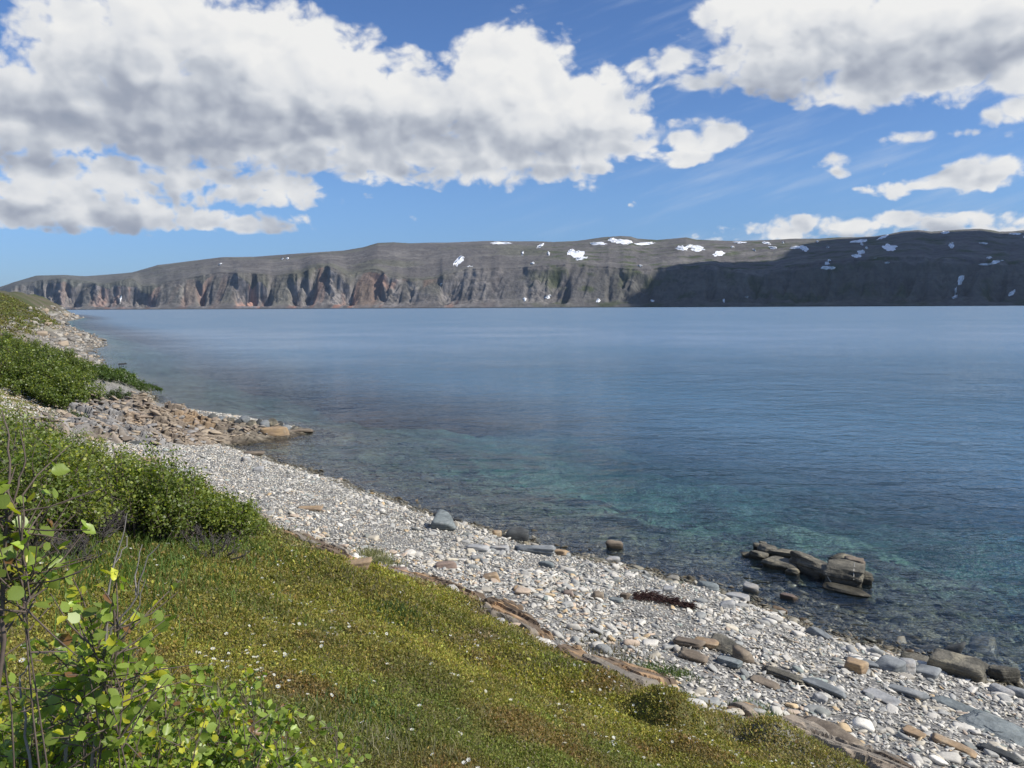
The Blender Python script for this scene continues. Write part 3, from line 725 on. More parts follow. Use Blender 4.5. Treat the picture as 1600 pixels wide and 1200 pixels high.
def place_rock(name, cat, label, px, py, wpx, dep, hgt, mat, yaw=0., tx=0., ty=0., p=10, cuts=4, jit=.15, rough=.05, strata=0., sub=4, sink=.25, group=None, water=False, seed=None):
    """px,py: where the front foot stands in the photo; wpx: width there in photo pixels; dep,hgt as ratios of the width"""
    _rs[0] += 1; sd = seed or _rs[0]
    f = on_plane(np.array([px]), np.array([py]), 0.0)[0] if water else hit(px, py)[0]
    dist_ = np.dot(f - EYE, F_); wd = wpx / FPX * dist_
    dims = (wd / 2, wd * dep / 2, wd * hgt / 2)
    P, F = rock_geo(dims, sd, sub, p, cuts, jit, rough, strata)
    P = tilty(tiltx(P, tx), ty)
    va = math.atan2(f[0], f[1])
    P = rotz(P, yaw - va)
    P = P * np.array([1, 1, 1])
    off = np.array([math.sin(va), math.cos(va)]) * dims[1] * .8
    x, y = f[0] + off[0], f[1] + off[1]
    gz = float(ground(np.array([x]), np.array([y]))[0])
    base = 0.0 if water else gz
    zc = base + dims[2] * (1 - 2 * sink)
    if water: P[:, 2] = np.where(P[:, 2] < 0, P[:, 2] * max(1.0, (0.1 - gz) / max(dims[2], .05) * .7), P[:, 2])
    o = link(name, mesh_np(name, P, F, M[mat]), loc=(x, y, zc), label=label, category=cat, kind='thing')
    if group: o['group'] = group
    return o, dims

# ------------------------------------------------------------------ the skerry in the shallows
gsk = 'rocks of the skerry in the turquoise shallows'
def sk(label, *a, **k):
    k.setdefault('mat', 'skerry'); k.setdefault('strata', .10)
    mat = k.pop('mat')
    return place_rock('skerry_rock', 'rock', label, a[0], a[1], a[2], a[3], a[4], mat, group=gsk, water=True, **k)
sk('big squared olive block with a pale vein, facing the beach', 1319, 914, 58, .80, .55, yaw=-.25, p=24, cuts=5, rough=.05, sink=.16, seed=311, ty=.06, sub=5)
_vb = sk.last = bpy.data.objects['skerry_rock']
sk('long dark ridge block left of the big veined block', 1264, 896, 60, .62, .42, yaw=-.42, p=20, cuts=5, rough=.06, sink=.15, seed=312, tx=-.1, sub=5)
sk('dark wedge between the ridge block and the veined block', 1291, 905, 36, .8, .55, yaw=-.5, p=16, cuts=5, rough=.07, sink=.18, seed=340)
sk('square stub forming the right tip of the skerry', 1347, 913, 28, .9, .8, yaw=-.1, p=14, cuts=3, rough=.05, sink=.2, seed=313)
sk('yellowish upright block behind the veined one, highest of the skerry', 1334, 893, 30, .9, .62, yaw=.2, p=13, cuts=4, rough=.06, sink=.0, seed=314, mat='brown')
sk('dark cap rock behind the veined block, left of the yellowish one', 1314, 886, 28, .8, .5, yaw=-.5, p=12, cuts=4, rough=.06, sink=.0, seed=315)
sk('rounded pale topped slab lying in front of the ridge block', 1220, 890, 48, .62, .28, yaw=-.35, p=5, cuts=2, rough=.05, sink=.2, seed=316)
sk('small rounded lump at the foot of the rounded slab', 1239, 899, 22, .8, .5, yaw=-.2, p=5, cuts=2, rough=.05, sink=.2, seed=317)
sk('low dark link between the ridge and the left end of the skerry', 1226, 872, 42, .6, .30, yaw=-.2, p=8, cuts=3, rough=.08, sink=.15, seed=318)
sk('craggy lump at the left end of the skerry, toward the sea', 1200, 868, 30, .8, .5, yaw=.3, p=9, cuts=5, rough=.09, sink=.15, seed=319)
sk('low lump at the left end of the skerry, toward the beach', 1186, 874, 30, .7, .40, yaw=-.5, p=8, cuts=4, rough=.09, sink=.15, seed=320)
sk('small dark knob on the sea side of the left end', 1183, 859, 14, .9, .7, p=7, cuts=3, rough=.08, sink=.1, seed=321)
sk('leftmost dark stone of the skerry, barely awash', 1168, 870, 18, .8, .35, p=6, cuts=3, rough=.08, sink=.2, seed=322)
sk('pointed dark knob between the two left lumps', 1193, 856, 12, .9, .8, p=7, cuts=3, rough=.08, sink=.1, seed=323)
sk('weedy olive ledge awash below the big veined block', 1318, 926, 66, .55, .12, yaw=-.2, p=6, cuts=3, rough=.1, sink=.38, seed=324)
from mathutils.bvhtree import BVHTree
_bt = BVHTree.FromPolygons([v.co + _vb.location for v in _vb.data.vertices], [list(p.vertices) for p in _vb.data.polygons])
_vp = []
for pp in ([(1290,867),(1284,874),(1285,884),(1290,896),(1296,906),(1301,914)], [(1286,870),(1294,866),(1304,867)], [(1333,868),(1335,880),(1334,892),(1334,906)]):
    pts = []
    for (x_, y_) in pp:
        h_ = _bt.ray_cast(Vector(EYE), Vector(rays(np.array(float(x_)), np.array(float(y_)))).normalized())
        if h_[0] is not None: pts.append(np.array(h_[0]) - np.array(_vb.location))
    if len(pts) > 1: _vp.append(np.array(pts))
_vb_paths = _vp
# ------------------------------------------------------------------ notable stones and boulders
B = lambda label, *a, **k: place_rock('boulder', 'boulder', label, *a, **k)
S = lambda label, *a, **k: place_rock('flat_rock', 'flat rock', label, *a, **k)
B('smooth grey green boulder with a blunt front at the water line', 691, 829, 38, .85, .6, 'teal', yaw=-.2, p=9, cuts=5, jit=.3, rough=.05, sink=.12)
B('dark wet rock right behind the grey green boulder', 690, 814, 28, .6, .5, 'dark', yaw=.3, p=6, rough=.07, sink=.05)
B('small dark wet rock beside the grey green boulder', 714, 815, 14, .8, .5, 'dark', p=6, rough=.06)
B('round dark boulder sitting at the water edge', 806, 845, 34, .85, .62, 'dark', yaw=.1, p=4, cuts=3, rough=.05, sink=.15)
B('dark brown round rock standing in the shallow water', 961, 857, 27, .8, .5, 'brown', p=4, cuts=3, rough=.07, sink=.2, water=True)
B('pale grey oval rock in the shallow water below the brown one', 957, 881, 25, .7, .42, 'pale', p=4, cuts=2, rough=.03, sink=.15, water=True)
B('small tan triangular rock at the water edge', 777, 838, 15, .8, .75, 'ochre', p=7, cuts=4, rough=.06)
S('long squared brown block at the right water edge', 1493, 1058, 76, .62, .42, 'skerry', yaw=-.10, p=16, cuts=2, jit=.07, rough=.03, strata=.05, sink=.06, tx=.04)
B('dark pointed rock rising behind the long brown block', 1485, 1030, 26, .5, .95, 'dark', yaw=.1, p=6, cuts=4, jit=.3, rough=.05, sink=.1)
B('cube shaped brown boulder in the water right of the long block', 1560, 1065, 30, .8, .85, 'skerry', yaw=-.3, p=9, cuts=3, rough=.06, sink=.1)
S('flat brown ledge between the long block and the cube boulder', 1532, 1052, 40, .8, .3, 'skerry', yaw=-.4, p=10, rough=.05, sink=.1)
B('squared golden yellow stone on the lower beach', 1337, 1052, 32, .8, .62, 'ochre', yaw=-.25, p=14, cuts=2, jit=.1, rough=.04, sink=.08)
B('angular grey boulder with a sloping face right of the yellow stone', 1390, 1050, 38, .7, .52, 'grey', yaw=-.35, p=12, cuts=4, rough=.04, sink=.1)
B('speckled pale boulder next to the angular grey one', 1418, 1052, 26, .9, .8, 'pale', yaw=.3, p=7, cuts=4, rough=.06, sink=.1)
B('flat topped grey stone left of the long brown block', 1446, 1058, 36, .9, .35, 'grey', yaw=-.4, p=7, cuts=3, rough=.04, sink=.1)
S('long low grey slab running toward the water on the lower beach', 1348, 1040, 48, .42, .18, 'grey', yaw=-.42, p=10, cuts=3, rough=.03, sink=.1)
S('flat olive slab awash left of the long brown block', 1430, 1036, 42, .7, .22, 'skerry', yaw=-.25, p=10, rough=.05, sink=.1)
S('pale wedge slab pointing at the water in the middle of the beach end', 1282, 997, 36, .55, .30, 'grey', yaw=-.75, p=12, cuts=4, rough=.03, sink=.1, ty=.12)
S('light grey flat slab at the water edge above the seaweed', 1152, 938, 40, .5, .25, 'pale', yaw=-.45, p=10, cuts=3, rough=.03, sink=.1)
B('squarish cream boulder on the beach right of the seaweed', 1138, 951, 22, .8, .7, 'pale', yaw=.1, p=8, rough=.05)
B('pair of cream blocks above the seaweed, left one', 1026, 931, 17, .8, .7, 'pale', yaw=.1, p=12, cuts=2, rough=.05)
B('pair of cream blocks above the seaweed, right one', 1044, 926, 14, .8, .8, 'pale', yaw=-.1, p=12, cuts=2, rough=.05)
B('brownish cube stone left of the seaweed', 934, 937, 17, .8, .75, 'brown', yaw=.2, p=10, cuts=2, rough=.05)
B('second brownish cube stone nearer to the seaweed', 976, 936, 14, .9, .85, 'brown', yaw=-.2, p=10, cuts=2, rough=.05)
B('grey green stone at the water edge near the cream boulder', 1105, 921, 25, .8, .55, 'teal', yaw=.2, p=6, rough=.05)
S('pale angular slab half in the water at the middle', 1173, 925, 28, .6, .35, 'pale', yaw=-.5, p=10, cuts=4, rough=.04, sink=.1, water=True)
B('pink brown stone lying in the shallow water', 1233, 936, 26, .6, .3, 'pink', yaw=-.4, p=6, rough=.05, sink=.25, water=True)
B('small yellowish stone awash at the beach edge', 1218, 957, 24, .5, .3, 'ochre', yaw=-.3, p=7, rough=.06, sink=.2, water=True)
S('long reddish brown slab above the turf edge', 1076, 1012, 44, .55, .30, 'brown', yaw=-.28, p=12, cuts=3, rough=.05, strata=.12, sink=.1)
S('thick light brown slab resting on the reddish slab', 1100, 1013, 34, .7, .34, 'ochre', yaw=-.2, p=9, cuts=3, rough=.05, sink=-.05)
S('second reddish brown slab just below the first', 1084, 1034, 46, .5, .26, 'brown', yaw=-.3, p=12, cuts=3, rough=.06, strata=.12, sink=.1)
S('mossy grey ledge right of the reddish slabs', 1136, 1022, 64, .6, .26, 'skerry', yaw=-.42, p=9, cuts=3, rough=.07, strata=.12, sink=.12)
B('dark brown leaning boulder at the end of the mossy ledge', 1160, 1036, 30, .65, .75, 'brown', yaw=-.7, p=6, cuts=4, rough=.06, sink=.1)
S('smooth blue grey slab under the dark leaning boulder', 1139, 1042, 40, .5, .3, 'teal', yaw=-.5, p=12, cuts=2, jit=.08, rough=.02, sink=.08)
S('long pale green slab lying across the middle beach', 1290, 1082, 62, .38, .16, 'grey', yaw=-.5, p=10, cuts=3, rough=.03, sink=.1)
B('small cream block below the long pale green slab', 1283, 1098, 20, .8, .65, 'pale', p=10, rough=.05)
S('grey layered ledge running up from the pale green slab', 1225, 1062, 72, .30, .14, 'skerry', yaw=-.48, p=9, cuts=3, rough=.05, strata=.15, sink=.12)
S('tan flat slab half buried in the upper shingle', 1195, 1072, 42, .5, .16, 'brown', yaw=-.5, p=8, cuts=3, rough=.05, sink=.2)
S('large smooth slate grey bedrock hump at the lower right beach', 1555, 1150, 92, .7, .20, 'teal', yaw=-.5, p=7, cuts=5, rough=.07, strata=.2, sink=.25, sub=5)
S('grey slate slab above the smooth hump near the right edge', 1500, 1112, 62, .5, .14, 'teal', yaw=-.45, p=8, cuts=3, rough=.05, strata=.1, sink=.2)
B('pinkish white oval boulder near the right edge of the beach', 1566, 1088, 38, .6, .42, 'pale', yaw=-.55, p=4.5, cuts=3, rough=.04, sink=.1)
B('grey rounded boulder half in the water at the right edge', 1590, 1092, 40, .8, .5, 'grey', yaw=-.4, p=5, cuts=3, rough=.04, sink=.2)
S('flat light grey stone in the middle of the lower beach', 1378, 1096, 52, .55, .16, 'pale', yaw=-.45, p=5, cuts=2, rough=.03, sink=.1)
S('pale grey elongated stone right of the flat light one', 1416, 1088, 56, .35, .2, 'grey', yaw=-.25, p=5, cuts=2, rough=.03, sink=.1)
S('orange brown slab in the upper shingle at the right', 1430, 1152, 30, .7, .3, 'ochre', yaw=-.4, p=10, rough=.05, sink=.12)
S('long orange tinted slab near the lower right corner', 1490, 1172, 64, .4, .14, 'ochre', yaw=-.42, p=9, cuts=3, rough=.05, strata=.12, sink=.15)
S('dark grey ledge below the long orange slab', 1560, 1183, 64, .3, .16, 'dark', yaw=-.3, p=10, cuts=3, rough=.05, strata=.15, sink=.12)
S('big flat tan slab set in the turf edge at the right', 1300, 1158, 110, .42, .12, 'brown', yaw=-.55, p=9, cuts=3, rough=.05, strata=.1, sink=.2)
S('flat orange brown slab propped at the turf corner', 557, 893, 46, .7, .34, 'ochre', yaw=-.15, p=12, cuts=4, rough=.05, sink=.1, ty=-.12)
S('pinkish wedge stone in the middle of the left beach', 698, 889, 30, .6, .42, 'pink', yaw=.1, p=12, cuts=4, rough=.04, sink=.12)
B('orange squared stone on the left half of the beach', 767, 908, 26, .6, .5, 'ochre', yaw=-.2, p=12, cuts=3, rough=.04, sink=.1)
S('low pink slab beside the flat orange brown one', 620, 898, 36, .6, .3, 'pink', yaw=-.2, p=9, rough=.05, sink=.15)
B('rounded pinkish stone right of the orange squared one', 810, 925, 15, .9, .7, 'ochre', p=5, rough=.05)
B('pale pink squared stone on the mid beach', 888, 931, 18, .8, .5, 'pink', p=9, rough=.05)
B('blue green rounded stone on the middle beach', 854, 886, 24, .7, .5, 'teal', yaw=-.4, p=5, rough=.03)
B('second blue green stone further right on the beach', 962, 941, 22, .6, .35, 'teal', yaw=-.4, p=6, rough=.03)
S('cracked pale ledge block at the left of the mid waterline', 750, 862, 30, .6, .4, 'pale', yaw=-.05, p=14, cuts=2, rough=.04, strata=.1)
S('cracked pale ledge block right next to its twin', 780, 863, 30, .6, .4, 'pale', yaw=-.05, p=14, cuts=2, rough=.04, strata=.1)
S('long low ledge at the water edge under the round dark boulder', 838, 866, 60, .4, .22, 'grey', yaw=-.2, p=12, cuts=3, rough=.05, strata=.12, sink=.12)
S('yellowish ledge end at the water edge', 872, 868, 34, .6, .3, 'ochre', yaw=-.25, p=12, cuts=3, rough=.05, strata=.1, sink=.12)
S('orange slab lying in the left beach under the thicket end', 488, 799, 34, .6, .22, 'ochre', yaw=-.3, p=9, cuts=3, rough=.05, sink=.15)
S('tan plank like slab on the far beach near the outcrop', 232, 722, 32, .45, .2, 'ochre', yaw=-.1, p=10, cuts=3, rough=.05, sink=.1)
B('cream rounded boulder at the water edge of the far beach', 404, 738, 18, .8, .6, 'pale', p=5, rough=.04)
B('pale boulder in front of the small brown rock in the cove', 385, 722, 16, .9, .75, 'pale', p=5, rough=.05)
S('brown flat rock in the water at the cove mouth', 398, 712, 34, .6, .22, 'brown', p=8, rough=.08, sink=.1)
B('small dark rock alone in the water off the left point', 191, 569, 14, .9, .22, 'dark', p=3.2, rough=.08, sink=.46, water=True)
B('tiny dark rock between the lone rock and the shore', 157, 564, 5, .9, .4, 'dark', p=3.2, rough=.08, sink=.46, water=True, sub=3)
S('low dark reef strip off the grassy hump', 236, 604, 22, .5, .14, 'dark', p=6, rough=.1, water=True, sub=3)
S('dark rust brown shadowed slab near the outcrop foot', 210, 694, 20, .6, .3, 'dark', p=9, rough=.05)
# upright slabs along the rocky spit
gs = 'tilted dark slabs standing along the rocky spit'
for i, (px_, py_, w_, h_) in enumerate([(332,655,13,.8),(345,657,12,.6),(358,660,13,.7),(372,662,11,.8),(384,661,14,1.0),(392,668,16,.8),(405,666,13,1.0),(415,669,14,1.1),(426,669,16,1.2),(436,668,12,1.0),(446,671,14,.7),(459,672,14,.4)]):
    place_rock('spit_rock', 'rock', ['stubby dark slab near the root of the rocky spit', 'tall tilted grey slab on the outer half of the rocky spit', 'low slab close to the tip of the rocky spit'][0 if i < 5 else (1 if i < 10 else 2)],
               px_, py_ + 2, w_, .9, h_, ['dark', 'grey', 'skerry'][i % 3], yaw=.5, ty=-.5, p=9, cuts=4, rough=.07, sub=3, group=gs, sink=.2)
S('orange brown bedrock knob at the tip of the spit', 428, 683, 42, .5, .34, 'ochre', yaw=.2, p=8, cuts=4, rough=.09, sink=.15)
S('low wet point of rock ending the spit', 468, 677, 44, .45, .14, 'brown', yaw=.05, p=7, cuts=4, rough=.08, sink=.2)


# ------------------------------------------------------------------ shingle
NB = 190000
bx = RNG.uniform(-40, 13.5, NB * 3); by = RNG.uniform(4, 62, NB * 3)
ppx, ppy = project(bx, by, bx * 0 + 1.0)
kk = (ppx > -60) & (ppx < 1680) & (ppy < 1290); bx, by = bx[kk], by[kk]
bs = sdist(bx, by); br = np.hypot(bx, by)
e1 = fbm(bx / 2.0, by / 2.0, 101, 3)
top = 8.1 - .75 * sm(bx, .5, 3.5) + 3.2 * sm(-bx, 12, 16) * sm(by, 20, 26) * (1 - sm(by, 46, 50)) + e1 * .6 + fbm(bx / .4, by / .4, 102, 2) * .3
kk = (bs > -1.6) & (bs < top) & ((by < 47) | (bs < .6))  & (RNG.random(len(bx)) < np.minimum(1, (17 / br) ** 1.25))
bx, by, bs, br, e1 = [q[kk] for q in (bx, by, bs, br, e1)]
sz = np.exp(RNG.normal(math.log(.044), .50, len(bx))) * (1 + .8 * e1) * (1.0 + .45 * (1 - sm(bs, .3, 2.5)))
big = RNG.random(len(bx)) < .012
sz = np.where(big, sz * RNG.uniform(1.8, 3.2, len(bx)), sz)
sz = np.clip(np.maximum(sz, .0022 * br), .022, .24) * .5 * 1.15
bz = ground(bx, by) + sz * RNG.uniform(-.05, .40, len(bx)) * .6 + .01
print('pebbles', len(bx))
PAL = np.array([(.45,.435,.40),(.54,.52,.48),(.37,.37,.355),(.28,.29,.285),(.60,.58,.53),(.49,.45,.37),(.40,.375,.33),(.48,.39,.31),(.52,.40,.25),(.20,.21,.20),(.29,.33,.31),(.64,.62,.57)])
PW = np.array([18,16,15,9,10,9,7,3,1.6,4,3,6.]); PW /= PW.sum()
def stone_field(x, y, z, s, cidx, br, lo=1, hi=2, rcut=17, seed=5, flat=(.13, .40), base_tilt=.27, cmul=1.0):
    rg = np.random.default_rng(seed)
    VV, FF, CC = [], [], []; n0 = 0
    var = rg.integers(0, 8, len(x))
    near = (br < rcut) | (s > .07)
    for lod, sel0 in ((hi, near), (lo, ~near)):
        dirs, F = ico(lod)
        for v in range(8):
            idx = np.nonzero(sel0 & (var == v))[0]
            if not len(idx): continue
            P = planes_rock(dirs, (1, 1, 1), 500 + v, [6, 9, 12, 14, 7, 10, 16, 9][v], 7, .38)
            n = len(idx); sc_ = s[idx]
            dims = np.stack([sc_, sc_ * rg.uniform(.42, .85, n), sc_ * rg.uniform(*flat, n)], 1)
            Q = P[None] * dims[:, None, :]
            tx = rg.normal(0, base_tilt, n) - .12; ty = rg.normal(0, base_tilt, n) + .12; yw = rg.normal(-.7, .9, n)
            c, s_ = np.cos(tx)[:, None], np.sin(tx)[:, None]
            X, Y, Z = Q[..., 0], Q[..., 1], Q[..., 2]
            Y, Z = Y * c - Z * s_, Y * s_ + Z * c
            c, s_ = np.cos(ty)[:, None], np.sin(ty)[:, None]
            X, Z = X * c + Z * s_, -X * s_ + Z * c
            c, s_ = np.cos(yw)[:, None], np.sin(yw)[:, None]
            X, Y = X * c - Y * s_, X * s_ + Y * c
            Q = np.stack([X + x[idx][:, None], Y + y[idx][:, None], Z + z[idx][:, None]], -1)
            VV.append(Q.reshape(-1, 3)); FF.append((F[None] + (n0 + np.arange(n) * len(dirs))[:, None, None]).reshape(-1, 3))
            CC.append(np.repeat(cidx[idx] * cmul, len(dirs), 0)); n0 += n * len(dirs)
    return np.vstack(VV), np.vstack(FF), np.vstack(CC)
ci = RNG.choice(len(PAL), len(bx), p=PW)
warm = (RNG.random(len(bx)) < .2 * sm(bs + e1 * 2, 4.5, 7.5)); ci = np.where(warm, RNG.choice([5, 7, 8, 7], len(bx)), ci)
pcol = PAL[ci] * RNG.uniform(.85, 1.15, (len(bx), 1))
pcol = pcol * [1.15, 1.12, 1.05]
dk = (bs < .75) & (RNG.random(len(bx)) < .6); pcol = np.where(dk[:, None], pcol * [.42, .40, .34], pcol)
# the largest ones are things of their own
qx, qy = project(bx, by, bz)
metric = np.where((qx > 5) & (qx < 1595) & (qy > 0) & (qy < 1195) & (bz > .05), sz / br, 0)
top_i = np.argsort(-metric)[:235]
isbig = np.zeros(len(bx), bool); isbig[top_i] = True
Vp, Fp, Cp = stone_field(bx[~isbig], by[~isbig], bz[~isbig], sz[~isbig], pcol[~isbig], br[~isbig])
print('pebble faces', len(Fp))
link('shingle', mesh_np('shingle', Vp, Fp, M['pebble'], Cp), kind='stuff', label='shingle of flat grey, white and tan stones covering the beach')
TONE = ['grey','pale grey','blue grey','dark slate grey','whitish','cream','dull brown grey','pinkish','orange tan','dark','teal grey','white']
for j in top_i:
    one = slice(j, j + 1)
    dirs, F = ico(3)
    rg = np.random.default_rng(int(j)); v = int(rg.integers(0, 8))
    d = sz[j]; rt = (rg.uniform(.5, .85), rg.uniform(.25, .5))
    P, F = rock_geo((d, d * rt[0], d * rt[1]), int(j), 3, float(rg.uniform(4, 10)), 4, .2, .04)
    P = rotz(tilty(tiltx(P, float(rg.normal(-.1, .15))), float(rg.normal(.1, .15))), float(rg.normal(-.7, .8)))
    zone = 'at the water edge' if bs[j] < 1.5 else ('on the lower beach' if bs[j] < 3.6 else ('on the upper beach' if bs[j] < 6 else 'close to the turf edge'))
    side = 'left of the seaweed' if qx[j] < 950 else ('below the seaweed' if qx[j] < 1180 else ('right of the skerry line' if qx[j] > 1380 else 'below the skerry'))
    shape = 'long' if rt[0] < .62 else 'broad'
    lab = f"{TONE[ci[j]]} {shape} {'thick' if rt[1] > .38 else 'flat'} stone {zone}, {side}"
    link('beach_stone', mesh_np('beach_stone', P, F, M['pebble'], np.tile(pcol[j], (len(P), 1))), loc=(bx[j], by[j], bz[j] + d * .05), label=lab, category='stone', group='larger stones lying on the shingle')
# stones under water
ux = RNG.uniform(-25, 24, 60000); uy = RNG.uniform(9, 45, 60000)
us = sdist(ux, uy); ur = np.hypot(ux, uy); pu, pv = project(ux, uy, ux * 0)
kk = (us < -.8) & (us > -11) & (pu > -40) & (pu < 1650) & (RNG.random(len(ux)) < (.62 - .05 * -us) * np.minimum(1, 16 / ur))
ux, uy, us, ur = [q[kk] for q in (ux, uy, us, ur)]
uz = ground(ux, uy); usz = np.clip(np.exp(RNG.normal(math.log(.13), .55, len(ux))), .05, .6) * .6
usz = np.minimum(usz, np.maximum(.04, -uz * 1.1))
UP = np.array([(.28,.27,.22),(.38,.37,.31),(.16,.16,.12),(.48,.47,.40),(.07,.065,.035),(.36,.30,.17),(.22,.22,.19)])
uc = UP[RNG.choice(7, len(ux), p=[.25,.18,.2,.1,.14,.06,.07])]
Vp, Fp, Cp = stone_field(ux, uy, uz + usz * .1, usz, uc, ur, seed=9)
link('seabed_stones', mesh_np('seabed_stones', Vp, Fp, M['pebble'], Cp), kind='stuff', label='olive and grey stones lying under the shallow water')

# ------------------------------------------------------------------ boulders of the far left shore
fpx = RNG.uniform(0, 168, 3200); fpy = RNG.uniform(478, 578, 3200)
hp = hit(fpx, fpy); hs = sdist(hp[:, 0], hp[:, 1])
okk = np.isfinite(hp[:, 0]) & (hs > -1) & (np.hypot(hp[:, 0], hp[:, 1]) > 75) & (hs < 7 + 14 * RNG.random(len(hs)) ** 2.5)
hp = hp[okk]; hs = hs[okk]; hr = np.linalg.norm(hp, axis=1)
ss_ = np.exp(RNG.normal(math.log(3.4), .42, len(hp))) / FPX * hr * .5; ss_ = np.minimum(ss_, 1.8)
fc = np.array([(.36,.34,.30),(.26,.24,.21),(.44,.40,.33),(.17,.16,.14),(.40,.32,.23)])[RNG.choice(5, len(hp))]
mf = np.argsort(-ss_ / hr)
print('far boulders', len(hp))
nb_ = 0
for k in mf[:80]:
    P, F = rock_geo((ss_[k] * 1.1, ss_[k] * .8, ss_[k] * .55), 900 + int(k), 3, 9, 4, .2, .06)
    P = rotz(P, float(RNG.uniform(-1, 1)))
    dp = 'of the near left shore' if hr[k] < 120 else ('of the middle left shore' if hr[k] < 220 else 'of the distant left headland')
    tn = 'pale' if fc[k][0] > .33 else 'darker'
    link('shore_boulder', mesh_np('shore_boulder', P, F, M['pebble'], np.tile(fc[k], (len(P), 1))), loc=hp[k] + [0, 0, ss_[k] * .15], label=f"{'big' if ss_[k] > .75 else 'small'} {tn} angular boulder {'at the water line' if hs[k] < 2.5 else 'up the bank'} {dp}", category='boulder', group='boulders tumbled along the left shore')
rest = mf[80:]
if len(rest):
    Vp, Fp, Cp = stone_field(hp[rest, 0], hp[rest, 1], hp[rest, 2], ss_[rest] * .8, fc[rest], hr[rest] * 0 + 10, seed=12, flat=(.4, .8))
    link('boulder_field', mesh_np('boulder_field', Vp, Fp, M['pebble'], Cp), kind='stuff', label='tumbled rubble along the far left shore')

# ------------------------------------------------------------------ fractured bedrock
def poly_sd(px, py, poly):
    d2 = np.full(px.shape, 1e12); ins = np.zeros(px.shape, bool)
    for i in range(len(poly)):
        ax, ay = poly[i]; bx_, by_ = poly[(i + 1) % len(poly)]
        ex, ey = bx_ - ax, by_ - ay
        t = np.clip(((px - ax) * ex + (py - ay) * ey) / (ex * ex + ey * ey), 0, 1)
        d2 = np.minimum(d2, (px - ax - t * ex) ** 2 + (py - ay - t * ey) ** 2)
        if ay != by_: ins ^= ((ay > py) != (by_ > py)) & (px < ex * (py - ay) / ey + ax)
    return np.where(ins, 1, -1) * np.sqrt(d2)
def fracture(a, b, seed):
    wa_ = a + fbm(a / 3, b / 3, seed, 4) * 1.1; wb_ = b + fbm(a / 2.5, b / 2.5, seed + 1, 4) * .8
    f1, f2, idr, ox, oy = voro(wa_ / 2.3, wb_ / .62, seed)
    g1, g2, id2, ox2, oy2 = voro(wa_ / .8, wb_ / .25, seed + 3)
    r2_ = (idr * 7.31) % 1; r3_ = (id2 * 5.77) % 1
    h = (idr - .4) * .26 - oy * (r2_ - .2) * .22 + ox * (r3_ * 0 + (idr * 3.7) % 1 - .5) * .3 + (id2 - .5) * .12 + oy2 * (r3_ - .6) * .12
    h -= (1 - sm(f2 - f1, 0, .07)) * .16 + (1 - sm(g2 - g1, 0, .09)) * .05
    crack = np.minimum(sm(f2 - f1, .01, .08), .35 + .65 * sm(g2 - g1, .01, .09))
    return h, idr, id2, crack
gx_ = np.arange(-44, -10, .075); gy_ = np.arange(22, 78, .095)
OX, OY = np.meshgrid(gx_, gy_); og = ground(OX, OY)
opx, opy = project(OX, OY, np.maximum(og, 0) + .2)
OUT = [(40,662),(85,648),(122,598),(150,606),(190,612),(214,600),(222,583),(238,603),(250,625),(300,640),(345,648),(430,655),(496,672),(440,690),(368,697),(300,694),(230,690),(160,684),(90,690),(50,676)]
osd = poly_sd(opx, opy, OUT)
mask = sm(osd + fbm(OX / 1.5, OY / 1.5, 121, 3) * 6, -4, 10 + 14 * (OX < -19))
along_, across = OX * .97 - OY * .24, OX * .24 + OY * .97
h_, id1, id2_, crk = fracture(along_ * 1.5, across * 1.7, 130)
osh = sdist(OX, OY)
thick_ = (.15 + .30 * sm(osh, 1.5, 6)) * mask
amp = sm(mask, .1, .9) * (.45 + .8 * sm(osh, .5, 4))
oz = og + thick_ + h_ * amp - (1 - mask) * .5
oc = mixc(np.broadcast_to(c3(.25, .20, .15), OX.shape + (3,)), c3(.34, .275, .20), sm(id2_, .3, .8))
oc = mixc(oc, c3(.31, .30, .28), sm(fbm(OX / 5, OY / 5, 123, 3) + (250 - opx) / 260, .0, .3) * .9)
oc = mixc(oc, c3(.46, .31, .17), sm(fbm(OX / 2.2, OY / 2.2, 124, 3), .2, .38) * .6)
oc = mixc(oc, c3(.50, .24, .10), sm(opx, 190, 215) * sm(620 - opy, 0, 15) * .9)
oc = mixc(oc, c3(.20, .185, .14), sm(opx, 330, 400) * .5)
oc = oc * (.55 + .4 * id1[..., None] + .3 * id2_[..., None]) * (.25 + .68 * crk[..., None])
fcs = grid_faces(len(gy_), len(gx_)); kp = (mask.ravel()[fcs].max(1) > .05)
fcs = fcs[kp]; idx, inv = np.unique(fcs.ravel(), return_inverse=True)
link('rocky_outcrop', mesh_np('rocky_outcrop', np.stack([OX.ravel(), OY.ravel(), oz.ravel()], 1)[idx], inv.reshape(-1, 4), M['bedrock'], oc.reshape(-1, 3)[idx], smooth=False),
     category='rock outcrop', label='layered tan and grey bedrock outcrop running out into a low spit')
cand = np.nonzero((mask.ravel() > .6) & (osh.ravel() > .4))[0]; pick = RNG.choice(cand, 1500)
rx_, ry_, rz_ = OX.ravel()[pick], OY.ravel()[pick], oz.ravel()[pick]
rs_ = np.clip(np.exp(RNG.normal(math.log(.115), .45, len(pick))), .05, .34)
rcol = oc.reshape(-1, 3)[pick] * 0 + np.array([(.30,.235,.175),(.36,.29,.21),(.19,.155,.12),(.33,.31,.28),(.42,.34,.24)])[RNG.choice(5, len(pick))]
Vp, Fp, Cp = stone_field(rx_, ry_, rz_ + .02, rs_, rcol, rs_ * 0 + 30, seed=21, flat=(.12, .30), base_tilt=.22)
link('outcrop_rubble', mesh_np('outcrop_rubble', Vp, Fp, M['pebble'], Cp), kind='stuff', label='loose broken plates of tan and brown rock strewn over the outcrop')
